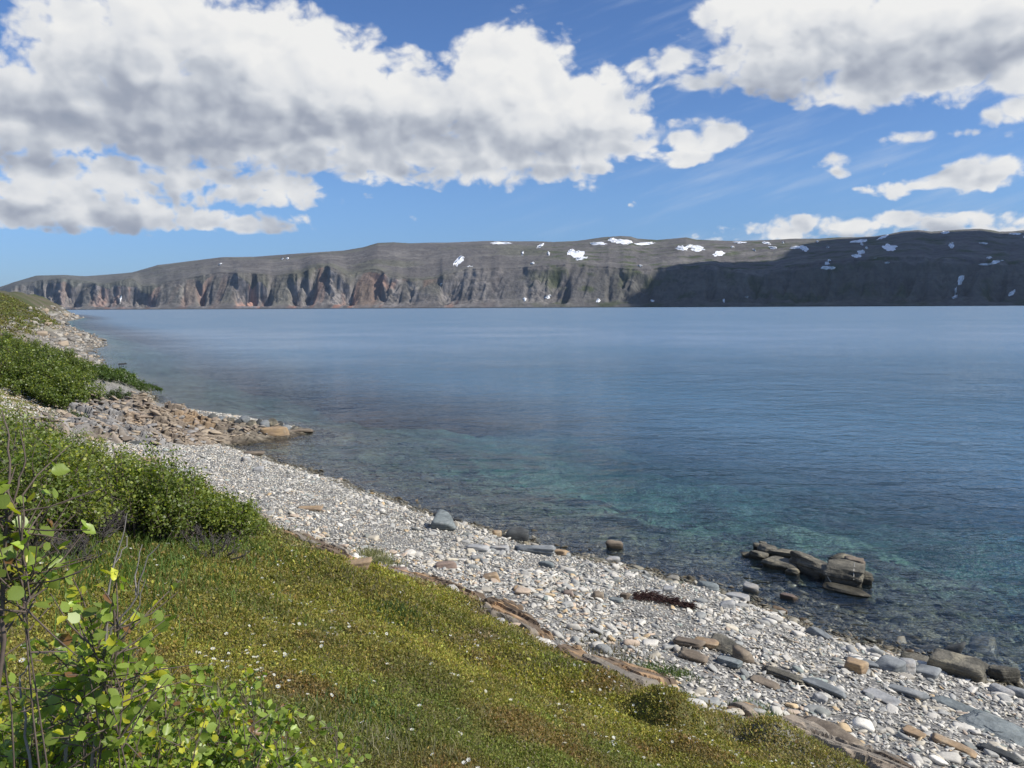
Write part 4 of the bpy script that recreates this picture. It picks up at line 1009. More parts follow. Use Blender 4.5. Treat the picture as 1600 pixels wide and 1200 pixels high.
# ledges between turf and shingle
tt_ = np.arange(-4.5, 15, .022); nn_ = np.arange(-1.3, 2.2, .022)
T2, N2 = np.meshgrid(tt_, nn_)
LX = -3.6 + UX * T2 + (-UY) * N2; LY = 15.3 + UY * T2 + UX * N2
lg = ground(LX, LY); ls = sdist(LX, LY)
ctr_ = 7.75 - .75 * sm(LX, .5, 3.5) + fbm(T2 / 2.2, T2 * 0, 141, 3) * .5
wid = .42 + .35 * fbm(T2 / 1.3, T2 * 0 + 4, 142, 2)
mask = sm(wid - np.abs(ls - ctr_) + fbm(LX / .35, LY / .35, 143, 3) * .22, -.05, .22) * sm(fbm(T2 / 1.8, N2 * 0 + 7, 144, 2) + .30, 0, .2)
h_, id1, id2_, crk = fracture(T2 * 1.7, N2 * 2.6, 150)
lz = lg + mask * .10 + h_ * .22 * mask - (1 - mask) * .25
lc = mixc(np.broadcast_to(c3(.17, .125, .085), LX.shape + (3,)), c3(.40, .26, .14), sm(fbm(LX / .9, LY / .5, 146, 3) + (id2_ - .5) * .5, .0, .35))
lc = mixc(lc, c3(.30, .27, .22), (id1 > .7) * .7) * (.75 + .4 * id2_[..., None])
fcs = grid_faces(len(nn_), len(tt_)); fcs = fcs[mask.ravel()[fcs].max(1) > .05]
idx, inv = np.unique(fcs.ravel(), return_inverse=True)
link('rock_ledge', mesh_np('rock_ledge', np.stack([LX.ravel(), LY.ravel(), lz.ravel()], 1)[idx], inv.reshape(-1, 4), M['bedrock'], lc.reshape(-1, 3)[idx], smooth=False),
     category='rock ledge', label='rusty brown layered rock ledge showing along the eroded turf edge')
# ------------------------------------------------------------------ plants
def leaf_mat(name, trans=.35, rough=.5, tcol=(1.3, 1.5, .45), spec=.4):
    mt, t = new_mat(name); c = attr(t)[0]
    finish(t, c, rough, spec=spec, trans=(t.vmath('MULTIPLY', c, tcol), trans)); return mt
M['heath'] = leaf_mat('heath leaf', .3, .6, spec=.25)
M['leaf'] = leaf_mat('birch leaf', .36, .42, (1.5, 1.75, .4), spec=.6)
mt, t = new_mat('bark'); wp = wpos(t); finish(t, t.mix(t.noise(wp, 60, 4), (.07, .045, .035), (.20, .16, .13)), .8); M['bark'] = mt
mt, t = new_mat('dead twig'); wp = wpos(t); finish(t, t.mix(t.noise(wp, 30, 4), (.16, .14, .125), (.36, .33, .30)), .85); M['twig'] = mt
mt, t = new_mat('dead brush'); wp = wpos(t); finish(t, t.mix(t.noise(wp, 9, 4), (.055, .048, .045), (.13, .115, .11)), .85); M['brush'] = mt

def frames(n, rg, up=.5):
    """random orthonormal frames: a along the leaf, n its normal leaning upward"""
    nrm = unit(rg.normal(0, 1, (n, 3)) + [0, 0, up]); a = rg.normal(0, 1, (n, 3)); a -= (a * nrm).sum(1, keepdims=True) * nrm; a = unit(a)
    return a, np.cross(nrm, a), nrm
def leaf_quads(pos, a, b, L, Wd):
    """diamond leaf; pos base (n,3)"""
    L = L[:, None]; Wd = Wd[:, None]
    V = np.stack([pos, pos + a * L * .5 + b * Wd * .5, pos + a * L, pos + a * L * .5 - b * Wd * .5], 1)
    return V.reshape(-1, 3), np.arange(len(pos) * 4).reshape(-1, 4)
def tubes(paths, radii, sides=4):
    """paths list of (k,3), radii list of (k,)"""
    VV, FF = [], []; n0 = 0
    ang = np.linspace(0, 2 * math.pi, sides, endpoint=False)
    for P, r in zip(paths, radii):
        P = np.asarray(P); k = len(P); r = np.asarray(r)
        T = unit(np.gradient(P, axis=0)); ref = np.array([.31, .87, .2]); A = unit(np.cross(T, ref)); Bn = np.cross(T, A)
        V = P[:, None] + r[:, None, None] * (np.cos(ang)[None, :, None] * A[:, None] + np.sin(ang)[None, :, None] * Bn[:, None])
        VV.append(V.reshape(-1, 3))
        i = np.arange(k - 1)[:, None] * sides + np.arange(sides)[None]; j = np.arange(k - 1)[:, None] * sides + (np.arange(sides) + 1)[None] % sides
        FF.append(np.stack([i, j, j + sides, i + sides], -1).reshape(-1, 4) + n0); n0 += k * sides
    return np.vstack(VV), np.vstack(FF)

if _vb_paths:
    V, F = tubes(_vb_paths, [np.full(len(p), .011) for p in _vb_paths], 5)
    link('quartz_vein', mesh_np('quartz_vein', V, F, M['vein']), _vb)
# --- heath carpet of crowberry, moss and dwarf shrubs
NT_ = 270000
azr = np.radians(RNG.uniform(-38, 33, NT_)); rr_ = np.exp(RNG.uniform(math.log(3.4), math.log(300), NT_) ** 1.0)
# favour the near slope
rr_ = np.where(RNG.random(NT_) < .80, np.exp(RNG.uniform(math.log(3.4), math.log(24), NT_)), rr_)
azr = np.concatenate([azr, np.radians(RNG.uniform(-40, -19, 26000))]); rr_ = np.concatenate([rr_, np.exp(RNG.uniform(math.log(60), math.log(420), 26000))])
tx_, ty_ = rr_ * np.sin(azr), rr_ * np.cos(azr)
ts_ = sdist(tx_, ty_)
edge_n = fbm(tx_ / .8, ty_ / .8, 201, 3)
lim = np.where(rr_ > 60, 8, 7.95 - .75 * sm(tx_, .5, 3.5)) + 3.2 * sm(-tx_, 12, 16) * (ty_ < 48) * sm(ty_, 20, 26) - 4.6 * ((ty_ > 52) & (rr_ < 100))
kk = (ts_ + edge_n * .45 > lim) & ((rr_ < 60) | (fbm(tx_ / 9, ty_ / 9, 202, 3) + (ts_ - 8) / 8 > 0))
tx_, ty_, rr_, ts_, edge_n = [q[kk] for q in (tx_, ty_, rr_, ts_, edge_n)]
tz_ = ground(tx_, ty_)
n = len(tx_); print('tufts', n)
K = 8
size = .0031 * np.maximum(np.minimum(rr_, 60 + rr_ * .25), 4.2) * RNG.uniform(.6, 1.3, n)
m1_ = fbm(tx_ / 1.6, ty_ / 1.6, 210, 4); m2_ = fbm(tx_ / .7, ty_ / .7, 211, 3); m3_ = fbm(tx_ / 3.5, ty_ / 3.5, 212, 3)
ol = c3(.225, .22, .055); yg = c3(.275, .275, .06); br_ = c3(.20, .145, .06); dg = c3(.15, .165, .045); st_c = c3(.27, .23, .14); gn = c3(.13, .185, .045)
tcn = np.tile(ol, (n, 1))
def blend(c, f): 
    global tcn
    tcn = tcn + (c - tcn) * np.clip(f, 0, 1)[:, None]
blend(yg, sm(m1_, -.05, .3)); blend(br_, sm(m2_ + m3_ * .7, .08, .38) * .85); blend(dg, sm(-m1_ + m2_ * .5, .12, .4) * .8)
blend(gn, sm(m3_ - m2_ * .4, .15, .4) * .6 + sm(-tx_ - 2.5, 0, 3) * sm(ty_, 8, 11) * .5)
blend(st_c, sm(-edge_n + (8.7 - ts_), -.1, .7) * .40 * (rr_ < 60)); blend(c3(.10, .085, .035), (rr_ > 60) * sm(m1_, -.3, .2) * .7)
tuft_h = 1 + .9 * sm(m2_, .0, .35)
base = np.stack([tx_, ty_, tz_ - .1 * size], 1)
P0 = np.repeat(base, K, 0); sK = np.repeat(size, K); hK = np.repeat(tuft_h, K)
P0 = P0 + RNG.normal(0, 1, P0.shape) * (sK * 1.25)[:, None] * [1, 1, .35] + np.stack([sK * 0, sK * 0, sK * .35 * hK], 1)
a, b, nn2 = frames(len(P0), RNG, .9); a[:, 2] = np.abs(a[:, 2]) * 1.2 + .15; a = unit(a)
Lq = sK * RNG.uniform(.7, 1.5, len(P0)) * .95; V, F = leaf_quads(P0, a, b, Lq, Lq * RNG.uniform(.35, .7, len(P0)))
tcn = tcn * [1.20, 1.10, 1.02]
soil = sm(fbm(tx_ / .9, ty_ / .9, 215, 4), .24, .42) * sm(11.2 - ts_, 0, 2) * (rr_ < 40); blend(c3(.26, .195, .12), soil * .8)
cK = np.repeat(tcn, K, 0) * np.exp(RNG.normal(0, .28, (len(P0), 1))) * (1 + RNG.normal(0, .08, (len(P0), 3)))
dead = RNG.random(len(P0)) < .07; cK[dead] = c3(.26, .22, .14) * RNG.uniform(.6, 1.2, (dead.sum(), 1))
link('heath', mesh_np('heath', V, F, M['heath'], np.repeat(np.clip(cK, .01, .8), 4, 0), smooth=False), kind='stuff', label='olive and brown carpet of crowberry, moss and dwarf heath on the slope')

# --- grass in patches
def blades(cx, cy, rad_, nbl, hgt, colr, rg, sd=0):
    x = cx + rg.normal(0, rad_, nbl); y = cy + rg.normal(0, rad_, nbl); z = ground(x, y)
    h = hgt * rg.uniform(.5, 1.2, nbl); lean_ = rg.normal(0, .35, (nbl, 2)) + [.05, 0]; w_ = .0035 * np.hypot(x, y) / 9 + .002
    sx = np.stack([rg.normal(0, 1, nbl), rg.normal(0, 1, nbl), np.zeros(nbl)], 1); sx = unit(sx) * w_[:, None]
    B0 = np.stack([x, y, z], 1); Mi = B0 + np.stack([lean_[:, 0] * h * .35, lean_[:, 1] * h * .35, h * .55], 1); Tp = B0 + np.stack([lean_[:, 0] * h, lean_[:, 1] * h, h * .95], 1)
    V = np.stack([B0 - sx, B0 + sx, Mi + sx * .8, Mi - sx * .8, Tp + sx * .15, Tp - sx * .15], 1).reshape(-1, 3)
    i = np.arange(nbl)[:, None] * 6
    F = np.vstack([i + [0, 1, 2, 3], i + [3, 2, 4, 5]])
    c = np.repeat(np.array(colr) * np.exp(rg.normal(0, .25, (nbl, 1))), 6, 0)
    return V, F, c
GP = [(1175,1110,.15,250,.09,(.10,.16,.04)),(1010,1050,.2,350,.10,(.10,.15,.04)),(1060,1055,.15,200,.09,(.10,.14,.04)),(1270,1160,.25,300,.08,(.11,.15,.04)),(1220,1130,.2,200,.08,(.11,.15,.04)),
      (600,880,.18,260,.16,(.22,.22,.11)),(585,870,.18,260,.18,(.25,.24,.13)),(470,890,.4,500,.10,(.10,.13,.04)),(620,960,.25,500,.12,(.06,.10,.03)),(560,905,.3,400,.1,(.2,.17,.1)),
      (330,850,.6,900,.16,(.11,.17,.04)),(230,862,.7,1000,.16,(.11,.17,.04)),(120,880,.7,1100,.17,(.10,.16,.035)),(40,900,.7,1000,.18,(.10,.16,.035)),(290,905,.8,800,.10,(.12,.15,.04)),(430,985,.8,600,.08,(.13,.15,.04)),
      (380,1120,.25,250,.12,(.20,.19,.10)),(590,1160,.2,250,.10,(.24,.22,.13)),(700,1185,.2,300,.09,(.2,.19,.08)),(560,1110,.25,250,.09,(.09,.15,.05)),(860,1040,.35,400,.07,(.17,.15,.10)),(950,1020,.3,400,.09,(.16,.13,.08))]
VV, FF, CC = [], [], []; n0 = 0; rg = np.random.default_rng(33)
ghit = hit([q[0] for q in GP], [q[1] for q in GP])
for q, hpt in zip(GP, ghit):
    V, F, c = blades(hpt[0], hpt[1], q[2], q[3], q[4], q[5], rg); VV.append(V); FF.append(F + n0); CC.append(c); n0 += len(V)
# thin scatter of blades everywhere on the near turf
az_ = np.radians(rg.uniform(-36, 30, 26000)); r_ = np.exp(rg.uniform(math.log(3.5), math.log(22), 26000)); x, y = r_ * np.sin(az_), r_ * np.cos(az_)
k_ = (sdist(x, y) > 8.1) & (fbm(x / 1.2, y / 1.2, 220, 3) > -.1); x, y, r_ = x[k_], y[k_], r_[k_]; nb2 = len(x)
V, F, c = blades(0, 0, 0, nb2, .055, (.13, .145, .045), rg)
z = ground(x, y); dz = np.stack([x, y, z - float(ground(np.array([0.]), np.array([0.]))[0])], 1)
V = V + np.repeat(dz, 6, 0); VV.append(V); FF.append(F + n0); CC.append(c); n0 += len(V)
link('grass', mesh_np('grass', np.vstack(VV), np.vstack(FF), M['heath'], np.clip(np.vstack(CC), .01, .8), smooth=False), kind='stuff', label='thin green and straw coloured grass among the heath')

# --- small white flowers
mt, t = new_mat('white petal'); finish(t, t.mix(t.noise(wpos(t), 80, 2), (.78, .78, .70), (.88, .88, .82)), .6, trans=((.85, .85, .75), .25)); M['petal'] = mt
mt, t = new_mat('yellow flower centre'); finish(t, t.mix(t.noise(wpos(t), 300, 2), (.62, .48, .08), (.75, .62, .12)), .7); M['eye'] = mt
mt, t = new_mat('flower stalk'); finish(t, t.mix(t.noise(wpos(t), 90, 2), (.08, .10, .03), (.13, .14, .05)), .7); M['stalk'] = mt
def flower_parts(R, h):
    V, F = [], []
    for k in range(8):
        a0 = 2 * math.pi * k / 8; w_ = .34
        pts = [(0.12, 0), (.6, w_), (1.0, w_ * .6), (1.0, -w_ * .6), (.6, -w_)]
        i = len(V)
        for (rr0, an) in pts:
            V.append([R * rr0 * math.cos(a0 + an), R * rr0 * math.sin(a0 + an), h + R * .30 * rr0 ** 2 + (.0006 if k % 2 else 0)])
        F += [[i, i + 1, i + 4, i + 4], ]; F[-1] = [i, i + 1, i + 4]; F += [[i + 1, i + 2, i + 3], [i + 1, i + 3, i + 4]]
    return np.array(V), np.array(F)
fx = RNG.normal(0, 1, 9000); azf = np.radians(RNG.uniform(-34, 27, 9000)); rf = np.exp(RNG.uniform(math.log(4), math.log(19), 9000))
fx, fy = rf * np.sin(azf), rf * np.cos(azf); fsd = sdist(fx, fy)
dens = sm(fbm(fx / 1.3, fy / 1.3, 230, 3), .0, .3) * .55 + sm(9.9 - fsd, 0, 1.2) * .6 * sm(fbm(fx / .8, fy / .8, 231, 2), -.1, .2) + .05
kk = (fsd > 8.0) & (RNG.random(len(fx)) < dens * np.minimum(1, rf / 12 + .12))
fx, fy, rf, fsd = fx[kk][:950], fy[kk][:950], rf[kk][:950], fsd[kk][:950]; fz = ground(fx, fy)
print('flowers', len(fx))
pv_, pf_ = flower_parts(1.0, 0.0); dirs1, F1 = ico(1)
fpx_, fpy_ = project(fx, fy, fz)
vis = (fpx_ > 5) & (fpx_ < 1595) & (fpy_ < 1195)
order_ = np.argsort(-np.where(vis, 1 / rf, 0)); nf = min(250, int(vis.sum()))
Rf_ = RNG.uniform(.011, .019, len(fx)) * np.maximum(1, rf / 11); hf = RNG.uniform(.03, .055, len(fx)) * np.maximum(1, rf / 14)
petal_me = mesh_np('petals', pv_ * .014, pf_, M['petal'], smooth=False)
eye_me = mesh_np('flower_centre', dirs1 * [.004, .004, .0025] + [0, 0, .002], F1, M['eye'])
sv, sf = tubes([np.array([[0, 0, -.05], [.002, .001, -.025], [0, 0, 0]])], [[.0008] * 3], 4)
stalk_me = mesh_np('stalk', sv, sf, M['stalk'])
for j in order_[:nf]:
    e = empty('white_flower', (fx[j], fy[j], fz[j] + hf[j]), category='flower', group='small white flowers in the heath',
              label='small white flower ' + ('low in the foreground turf' if rf[j] < 5.6 else ('in the foreground turf' if rf[j] < 7 else ('on the open slope' if fsd[j] > 9.6 else 'close to the eroded turf edge'))) + (' beside the leafy bush' if fpx_[j] < 330 else (' below the thicket end' if fpx_[j] < 480 else (' below the flat orange brown slab' if fpx_[j] < 640 else (' left of the reddish slabs' if fpx_[j] < 800 else (' below the reddish slabs' if fpx_[j] < 980 else ' near the turf mounds'))))))
    s_ = Rf_[j] / .014; e.scale = (s_, s_, s_)
    e.rotation_euler = (float(RNG.normal(.15, .3)), float(RNG.normal(.15, .3)), float(RNG.uniform(0, 6)))
    link('petals', petal_me, e); link('flower_centre', eye_me, e); link('stalk', stalk_me, e)
rest = order_[nf:]
if len(rest):
    a, b, nn2 = frames(len(rest), RNG, 3.0)
    R3 = np.stack([a, b, nn2], 1)
    Q = np.einsum('vk,nkj->nvj', pv_, R3) * Rf_[rest][:, None, None] + np.stack([fx[rest], fy[rest], fz[rest] + hf[rest]], 1)[:, None]
    Fq = (pf_[None] + (np.arange(len(rest)) * len(pv_))[:, None, None]).reshape(-1, 3)
    link('white_flowers', mesh_np('white_flowers', Q.reshape(-1, 3), Fq, M['petal'], smooth=False), kind='stuff', label='more small white flowers dotted over the slope')

# --- shrubs
def shrub(cx, cy, R, H, nst, nleaf, lsz, seed, label, group, base=(.10, .145, .03), name='birch_shrub', leafless=False, cat='shrub', low=.12, flatx=1.0, mat_stem='bark'):
    rg = np.random.default_rng(seed)
    gz = float(ground(np.array([cx]), np.array([cy]))[0])
    root = empty(name, (cx, cy, gz), category=cat, label=label, group=group, kind='thing')
    paths, rads, LP, LT = [], [], [], []
    per = nleaf // nst
    for i in range(nst):
        th = rg.uniform(0, 2 * math.pi); q = math.sqrt(rg.uniform(0, 1))
        ex, ey = R * q * math.cos(th) * flatx, R * q * math.sin(th)
        top_ = H * (1 - .55 * q ** 2.2) * rg.uniform(.78, 1.12)
        bx0, by0 = ex * .35 + rg.normal(0, .05), ey * .35 + rg.normal(0, .05)
        g0 = float(ground(np.array([cx + bx0]), np.array([cy + by0]))[0]) - gz
        ge = float(ground(np.array([cx + ex]), np.array([cy + ey]))[0]) - gz
        k = 7; tt = np.linspace(0, 1, k)[:, None]
        Pp = np.array([bx0, by0, g0 - .05]) * (1 - tt) + np.array([ex, ey, ge * .8 + top_]) * tt
        Pp[:, :2] += (np.sin(tt * math.pi) * rg.normal(0, .10 * R, (1, 2))) + rg.normal(0, .02 * R, (k, 2)) * tt
        Pp[:, 2] += np.sin(tt[:, 0] * math.pi) * top_ * .10
        r0 = .008 + .006 * H
        paths.append(Pp); rads.append(np.linspace(r0, r0 * .2, k))
        for s_ in range(4 if not leafless else 12):   # side twigs
            u = rg.uniform(.3, .95); ii = int(u * (k - 1)); p0 = Pp[ii] + (Pp[min(ii + 1, k - 1)] - Pp[ii]) * (u * (k - 1) - ii)
            dirn = unit(rg.normal(0, 1, 3) + [0, 0, .9]); L = rg.uniform(.15, .34) * H * (1.1 - .4 * u)
            e_ = p0 + dirn * L; mid = (p0 + e_) / 2 + rg.normal(0, .02, 3)
            paths.append(np.array([p0, mid, e_])); rads.append([r0 * .35, r0 * .25, r0 * .12])
            if not leafless:
                m_ = int(per * .17); f = rg.uniform(0.1, 1.05, (m_, 1)); LP.append(p0 + (e_ - p0) * f + rg.normal(0, .035 * H + .012, (m_, 3)))
        if not leafless:
            m_ = int(per * .32); f = low + (1 - low) * rg.uniform(0, 1, m_) ** .7; ff = f * (k - 1); ii = np.minimum(ff.astype(int), k - 2)
            LP.append(Pp[ii] + (Pp[ii + 1] - Pp[ii]) * (ff - ii)[:, None] + rg.normal(0, .05 * R + .015, (m_, 3)))
    V, F = tubes(paths, rads, 4)
    link('stems', mesh_np('stems', V, F, M[mat_stem]), root)
    if not leafless:
        LP = np.vstack(LP); n = len(LP)
        a, b, nn3 = frames(n, rg, .8); L = lsz * rg.uniform(.65, 1.25, n); V, F = leaf_quads(LP, a, b, L, L * rg.uniform(.65, .95, n))
        tint = np.array(base) * np.exp(rg.normal(0, .28, (n, 1))); hn = LP[:, 2:3] / H
        young = rg.random((n, 1)) < .25 * np.clip(hn, 0, 1); tint = np.where(young, tint * [1.7, 1.45, .8], tint)
        link('foliage', mesh_np('foliage', V, F, M['leaf'], np.repeat(np.clip(tint, .01, .8), 4, 0), smooth=False), root)
    return root
gt = 'birch shrubs of the thicket above the beach'
TH = [ # px, py of the foot, radius, height, label
 (350,853,.5,.55,'low twiggy shrub at the front right foot of the thicket'),(310,850,.6,.65,'front shrub second from the right end of the thicket'),(262,845,.65,.70,'front shrub in the right half of the thicket'),
 (215,842,.7,.80,'bright green front shrub right of the dead brush'),(85,845,.65,.75,'front shrub left of the dead brush'),(25,848,.7,.85,'leftmost front shrub of the thicket'),
 (385,838,.4,.45,'smallest shrub ending the thicket toward the beach'),(340,822,.6,.55,'middle row shrub near the right end of the thicket'),(290,815,.7,.65,'middle row shrub in the right half of the thicket'),
 (235,805,.8,.70,'middle row shrub at the centre of the thicket'),(180,795,.8,.85,'middle row shrub just above the dead brush'),(60,800,.8,.90,'middle row shrub in the left part of the thicket'),
 (5,800,.8,1.0,'middle row shrub by the left edge of the thicket'),(120,795,.7,.75,'half hidden middle row shrub left above the dead brush'),
 (250,785,.8,.55,'back row shrub with its top against the shingle'),(200,775,.9,.65,'back row shrub in the middle, against the shingle'),(140,758,1.0,.80,'back row shrub toward the outcrop'),(90,748,1.1,.90,'tall back row shrub below the stony strip'),
 (35,738,1.1,1.0,'tallest back row shrub by the stony strip'),(-30,738,1.1,1.1,'shrub cut by the left edge behind the tall stem')]
hp_ = hit([q[0] for q in TH], [q[1] for q in TH])
for i, (q, h0) in enumerate(zip(TH, hp_)):
    back = i >= 6
    shrub(h0[0], h0[1], q[2], q[3] * (1.4 if i < 7 else 1.18), 34, 6800, .037, 300 + i, q[4], gt, base=[(.16,.20,.04),(.185,.22,.042),(.14,.18,.04)][i % 3])
dh = hit(138, 838)[0]
shrub(dh[0], dh[1], .42, .62, 70, 0, .03, 350, 'leafless dark grey brush in the middle of the thicket', 'dead brush', name='dead_shrub', leafless=True, cat='dead shrub', mat_stem='brush')
dh = hit(330, 862)[0]
shrub(dh[0], dh[1] + .1, .5, .3, 30, 0, .03, 351, 'low grey bare twigs at the right foot of the thicket', 'dead brush', name='dead_shrub', leafless=True, cat='dead shrub', mat_stem='brush')
dh = hit(105, 878)[0]
shrub(dh[0], dh[1], .42, .28, 40, 0, .03, 352, 'low dead juniper like brush lying in the turf at the left', 'dead brush', name='dead_shrub', leafless=True, cat='dead shrub', mat_stem='brush')
gt2 = 'shrubs on the slope above the rocky outcrop'
UPB = [(20,560,2.4,2.0,'highest shrub on the slope at the left edge'),(58,568,2.4,2.0,'shrub right of the highest one on the slope'),(95,583,2.2,1.8,'shrub on the slope crest facing the water'),(25,590,2.4,1.9,'middle shrub on the slope by the left edge'),
       (65,600,2.3,1.9,'broad shrub in the middle of the slope group'),(100,622,2.0,1.7,'right hand shrub of the slope group over the grey slabs'),(92,634,1.5,1.2,'lowest shrub of the slope group'),(120,592,1.6,1.0,'small shrub between the slope group and the grassy hump'),(45,614,1.5,.9,'low bright shrub at the foot of the slope group')]
hp_ = hit([q[0] for q in UPB], [q[1] for q in UPB])
for i, (q, h0) in enumerate(zip(UPB, hp_)):
    shrub(h0[0], h0[1], q[2], q[3], 44, 8000, .10, 400 + i, q[4], gt2, base=[(.13,.17,.04),(.15,.19,.042)][i % 2])
for i, (px_, py_, lab) in enumerate([(150,588,'green mat of low shrubs on the left of the grassy hump'),(180,590,'green mat of low shrubs on the middle of the hump'),(205,597,'low shrub at the seaward end of the hump')]):
    h0 = hit(px_, py_)[0]; shrub(h0[0], h0[1], 2.6, .6, 44, 5500, .10, 430 + i, lab, gt2, base=(.085,.13,.03))
for i, (px_, py_, lab) in enumerate([(172,630,'tiny tuft shrub in a crack of the outcrop, left one'),(190,631,'tiny tuft shrub in a crack of the outcrop, right one'),(118,668,'grey green low shrub at the foot of the outcrop')]):
    h0 = hit(px_, py_)[0]; shrub(h0[0], h0[1], .7 + .5 * (i == 2), .75, 20, 1100, .07, 440 + i, lab, 'small shrubs on the outcrop', base=(.07,.105,.035))

# --- the birch bush close to the camera
LT_V = np.array([(0,0,0),(.10,.22,.015),(.30,.42,.04),(.48,.40,.05),(.70,.38,.035),(.84,.17,.0),(1.0,0,-.06),(.84,-.17,.0),(.70,-.38,.035),(.48,-.40,.05),(.30,-.42,.04),(.10,-.22,.015),(.3,0,-.03),(.6,0,-.035)], float)
LT_F = np.array([(0,1,12),(1,2,12),(2,3,12),(3,13,12),(3,4,13),(4,5,13),(5,6,13),(6,7,13),(7,8,13),(8,9,13),(9,12,13),(9,10,12),(10,11,12),(11,0,12)])
def leaves_full(pos, a, b, n_, L):
    R3 = np.stack([a, b, n_], 1)
    wv = RNG.uniform(.8, 1.1, len(pos))
    T = LT_V[None] * np.stack([np.ones(len(pos)), wv, RNG.uniform(-.5, 4.2, len(pos))], 1)[:, None]
    Q = np.einsum('nvk,nkj->nvj', T, R3) * L[:, None, None] + pos[:, None]
    return Q.reshape(-1, 3), (LT_F[None] + (np.arange(len(pos)) * len(LT_V))[:, None, None]).reshape(-1, 3)
rg = np.random.default_rng(77)
def near_bush(label, tips, lsz, perleaf, root_xy, seed, leaf_from=.25, spread=.05):
    rg = np.random.default_rng(seed)
    gz = float(ground(np.array([root_xy[0]]), np.array([root_xy[1]]))[0]); R0_ = np.array([root_xy[0], root_xy[1], gz])
    root = empty('birch_bush', R0_, category='bush', label=label, group='leafy birch bushes close to the camera')
    paths, rads, LP, LA = [], [], [], []
    for tp in tips:
        tp = np.array(tp) - R0_
        b0 = np.array([tp[0] * .45 + rg.normal(0, .06), tp[1] * .45 + rg.normal(0, .06), 0])
        b0[2] = float(ground(np.array([R0_[0] + b0[0]]), np.array([R0_[1] + b0[1]]))[0]) - gz - .03
        k = 9; t_ = np.linspace(0, 1, k)[:, None]
        Pp = b0 * (1 - t_) + tp * t_ + np.sin(t_ * math.pi) * rg.normal(0, .05, 3) + rg.normal(0, .008, (k, 3)) * t_
        paths.append(Pp); rads.append(np.linspace(.0028, .0010, k))
        nt = int(7 * np.linalg.norm(tp - b0) / .6) + 3
        for s_ in range(nt):
            u = rg.uniform(leaf_from, .98); ii = min(int(u * (k - 1)), k - 2); p0 = Pp[ii] + (Pp[ii + 1] - Pp[ii]) * (u * (k - 1) - ii)
            dirn = unit(unit(rg.normal(0, 1, 3)) + [0, 0, .7]); L = rg.uniform(.06, .17); e_ = p0 + dirn * L
            paths.append(np.array([p0, (p0 + e_) / 2 + rg.normal(0, .006, 3), e_])); rads.append([.0018, .0013, .0008])
            for q in range(perleaf):
                f = rg.uniform(.15, 1.05); LP.append(p0 + (e_ - p0) * f + rg.normal(0, .004, 3)); LA.append(unit(dirn * .5 + rg.normal(0, .9, 3)))
    V, F = tubes(paths, rads, 5); link('stems', mesh_np('stems', V, F, M['bark']), root)
    LP = np.array(LP); A = np.array(LA); n = len(LP)
    N_ = unit(rg.normal(0, .75, (n, 3)) + [.25, -.1, .9]); A = unit(A - (A * N_).sum(1, keepdims=True) * N_); Bv = np.cross(N_, A)
    V, F = leaves_full(LP, A, Bv, N_, lsz * rg.uniform(.45, 1.2, n))
    c = np.array((.23, .30, .05)) * np.exp(rg.normal(0, .25, (n, 1))); y_ = rg.random((n, 1)) < .16; c = np.where(y_, c * [2.0, 1.5, .8], c)
    old = rg.random((n, 1)) < .02; c = np.where(old, np.array([[.25, .13, .05]]), c)
    link('foliage', mesh_np('foliage', V, F, M['leaf'], np.repeat(np.clip(c, .01, .7), len(LT_V), 0)), root)
    return root
def tip_cloud(n, poly, d0, d1, seed):
    rg = np.random.default_rng(seed); out = []
    xs = [p[0] for p in poly]; ys = [p[1] for p in poly]
    while len(out) < n:
        x, y = rg.uniform(min(xs), max(xs)), rg.uniform(min(ys), max(ys))
        if poly_sd(np.array([x]), np.array([y]), poly)[0] > 0:
            out.append(at_depth(np.array(x), np.array(y), rg.uniform(d0, d1)))
    return out
near_bush('big leafy birch bush filling the lower left corner', tip_cloud(165, [(-120,1110),(30,1085),(120,1050),(190,1035),(250,1065),(330,1085),(300,1260),(-120,1260)], 1.5, 2.3, 1), .0235, 12, (-1.25, 1.75), 501)
near_bush('lower right lobe of the leafy bush at the bottom', tip_cloud(80, [(300,1070),(400,1055),(430,1100),(520,1190),(640,1290),(260,1290)], 1.75, 2.5, 2), .0235, 12, (-.72, 2.0), 502)
near_bush('upper sprays of the bush rising over the turf at the left', tip_cloud(9, [(100,930),(160,900),(205,930),(220,1010),(140,1020),(90,975)], 1.35, 1.75, 3), .027, 4, (-.98, 1.5), 503, .80)
near_bush('sprig with yellow green leaves at the left edge', [at_depth(np.array(x), np.array(y), d) for x, y, d in ((6,750,1.25),(26,795,1.2),(-12,770,1.2),(5,850,1.25))], .026, 2, (-.92, 1.35), 504, .86)
near_bush('small sprig of round leaves in the turf right of the bush', [at_depth(np.array(x), np.array(y), d) for x, y, d in ((520,1125,2.6),(505,1165,2.6),(535,1185,2.55),(500,1190,2.5))], .028, 3, (-.62, 2.6), 505, .5)
def bare(label, pts_list, r0, mat, group='bare grey twigs rising from the near bush'):
    P0_ = pts_list[0][0]
    e = empty('bare_twig', P0_, category='twig', label=label, group=group)
    V, F = tubes([np.array(p) - P0_ for p in pts_list], [np.linspace(r0 if i == 0 else r0 * .5, r0 * .22, len(p)) for i, p in enumerate(pts_list)], 6)
    link('branches', mesh_np('branches', V, F, M[mat]), e)
    return e
def poly3(pp, d, seed):
    rg = np.random.default_rng(seed); P = np.array([at_depth(np.array(x), np.array(y), d_) for (x, y), d_ in zip(pp, np.linspace(d[0], d[1], len(pp)))])
    out = [P[0]]
    for a_, b_ in zip(P[:-1], P[1:]):
        for f in (.33, .66, 1.0): out.append(a_ + (b_ - a_) * f + rg.normal(0, .0022, 3))
    return np.array(out)
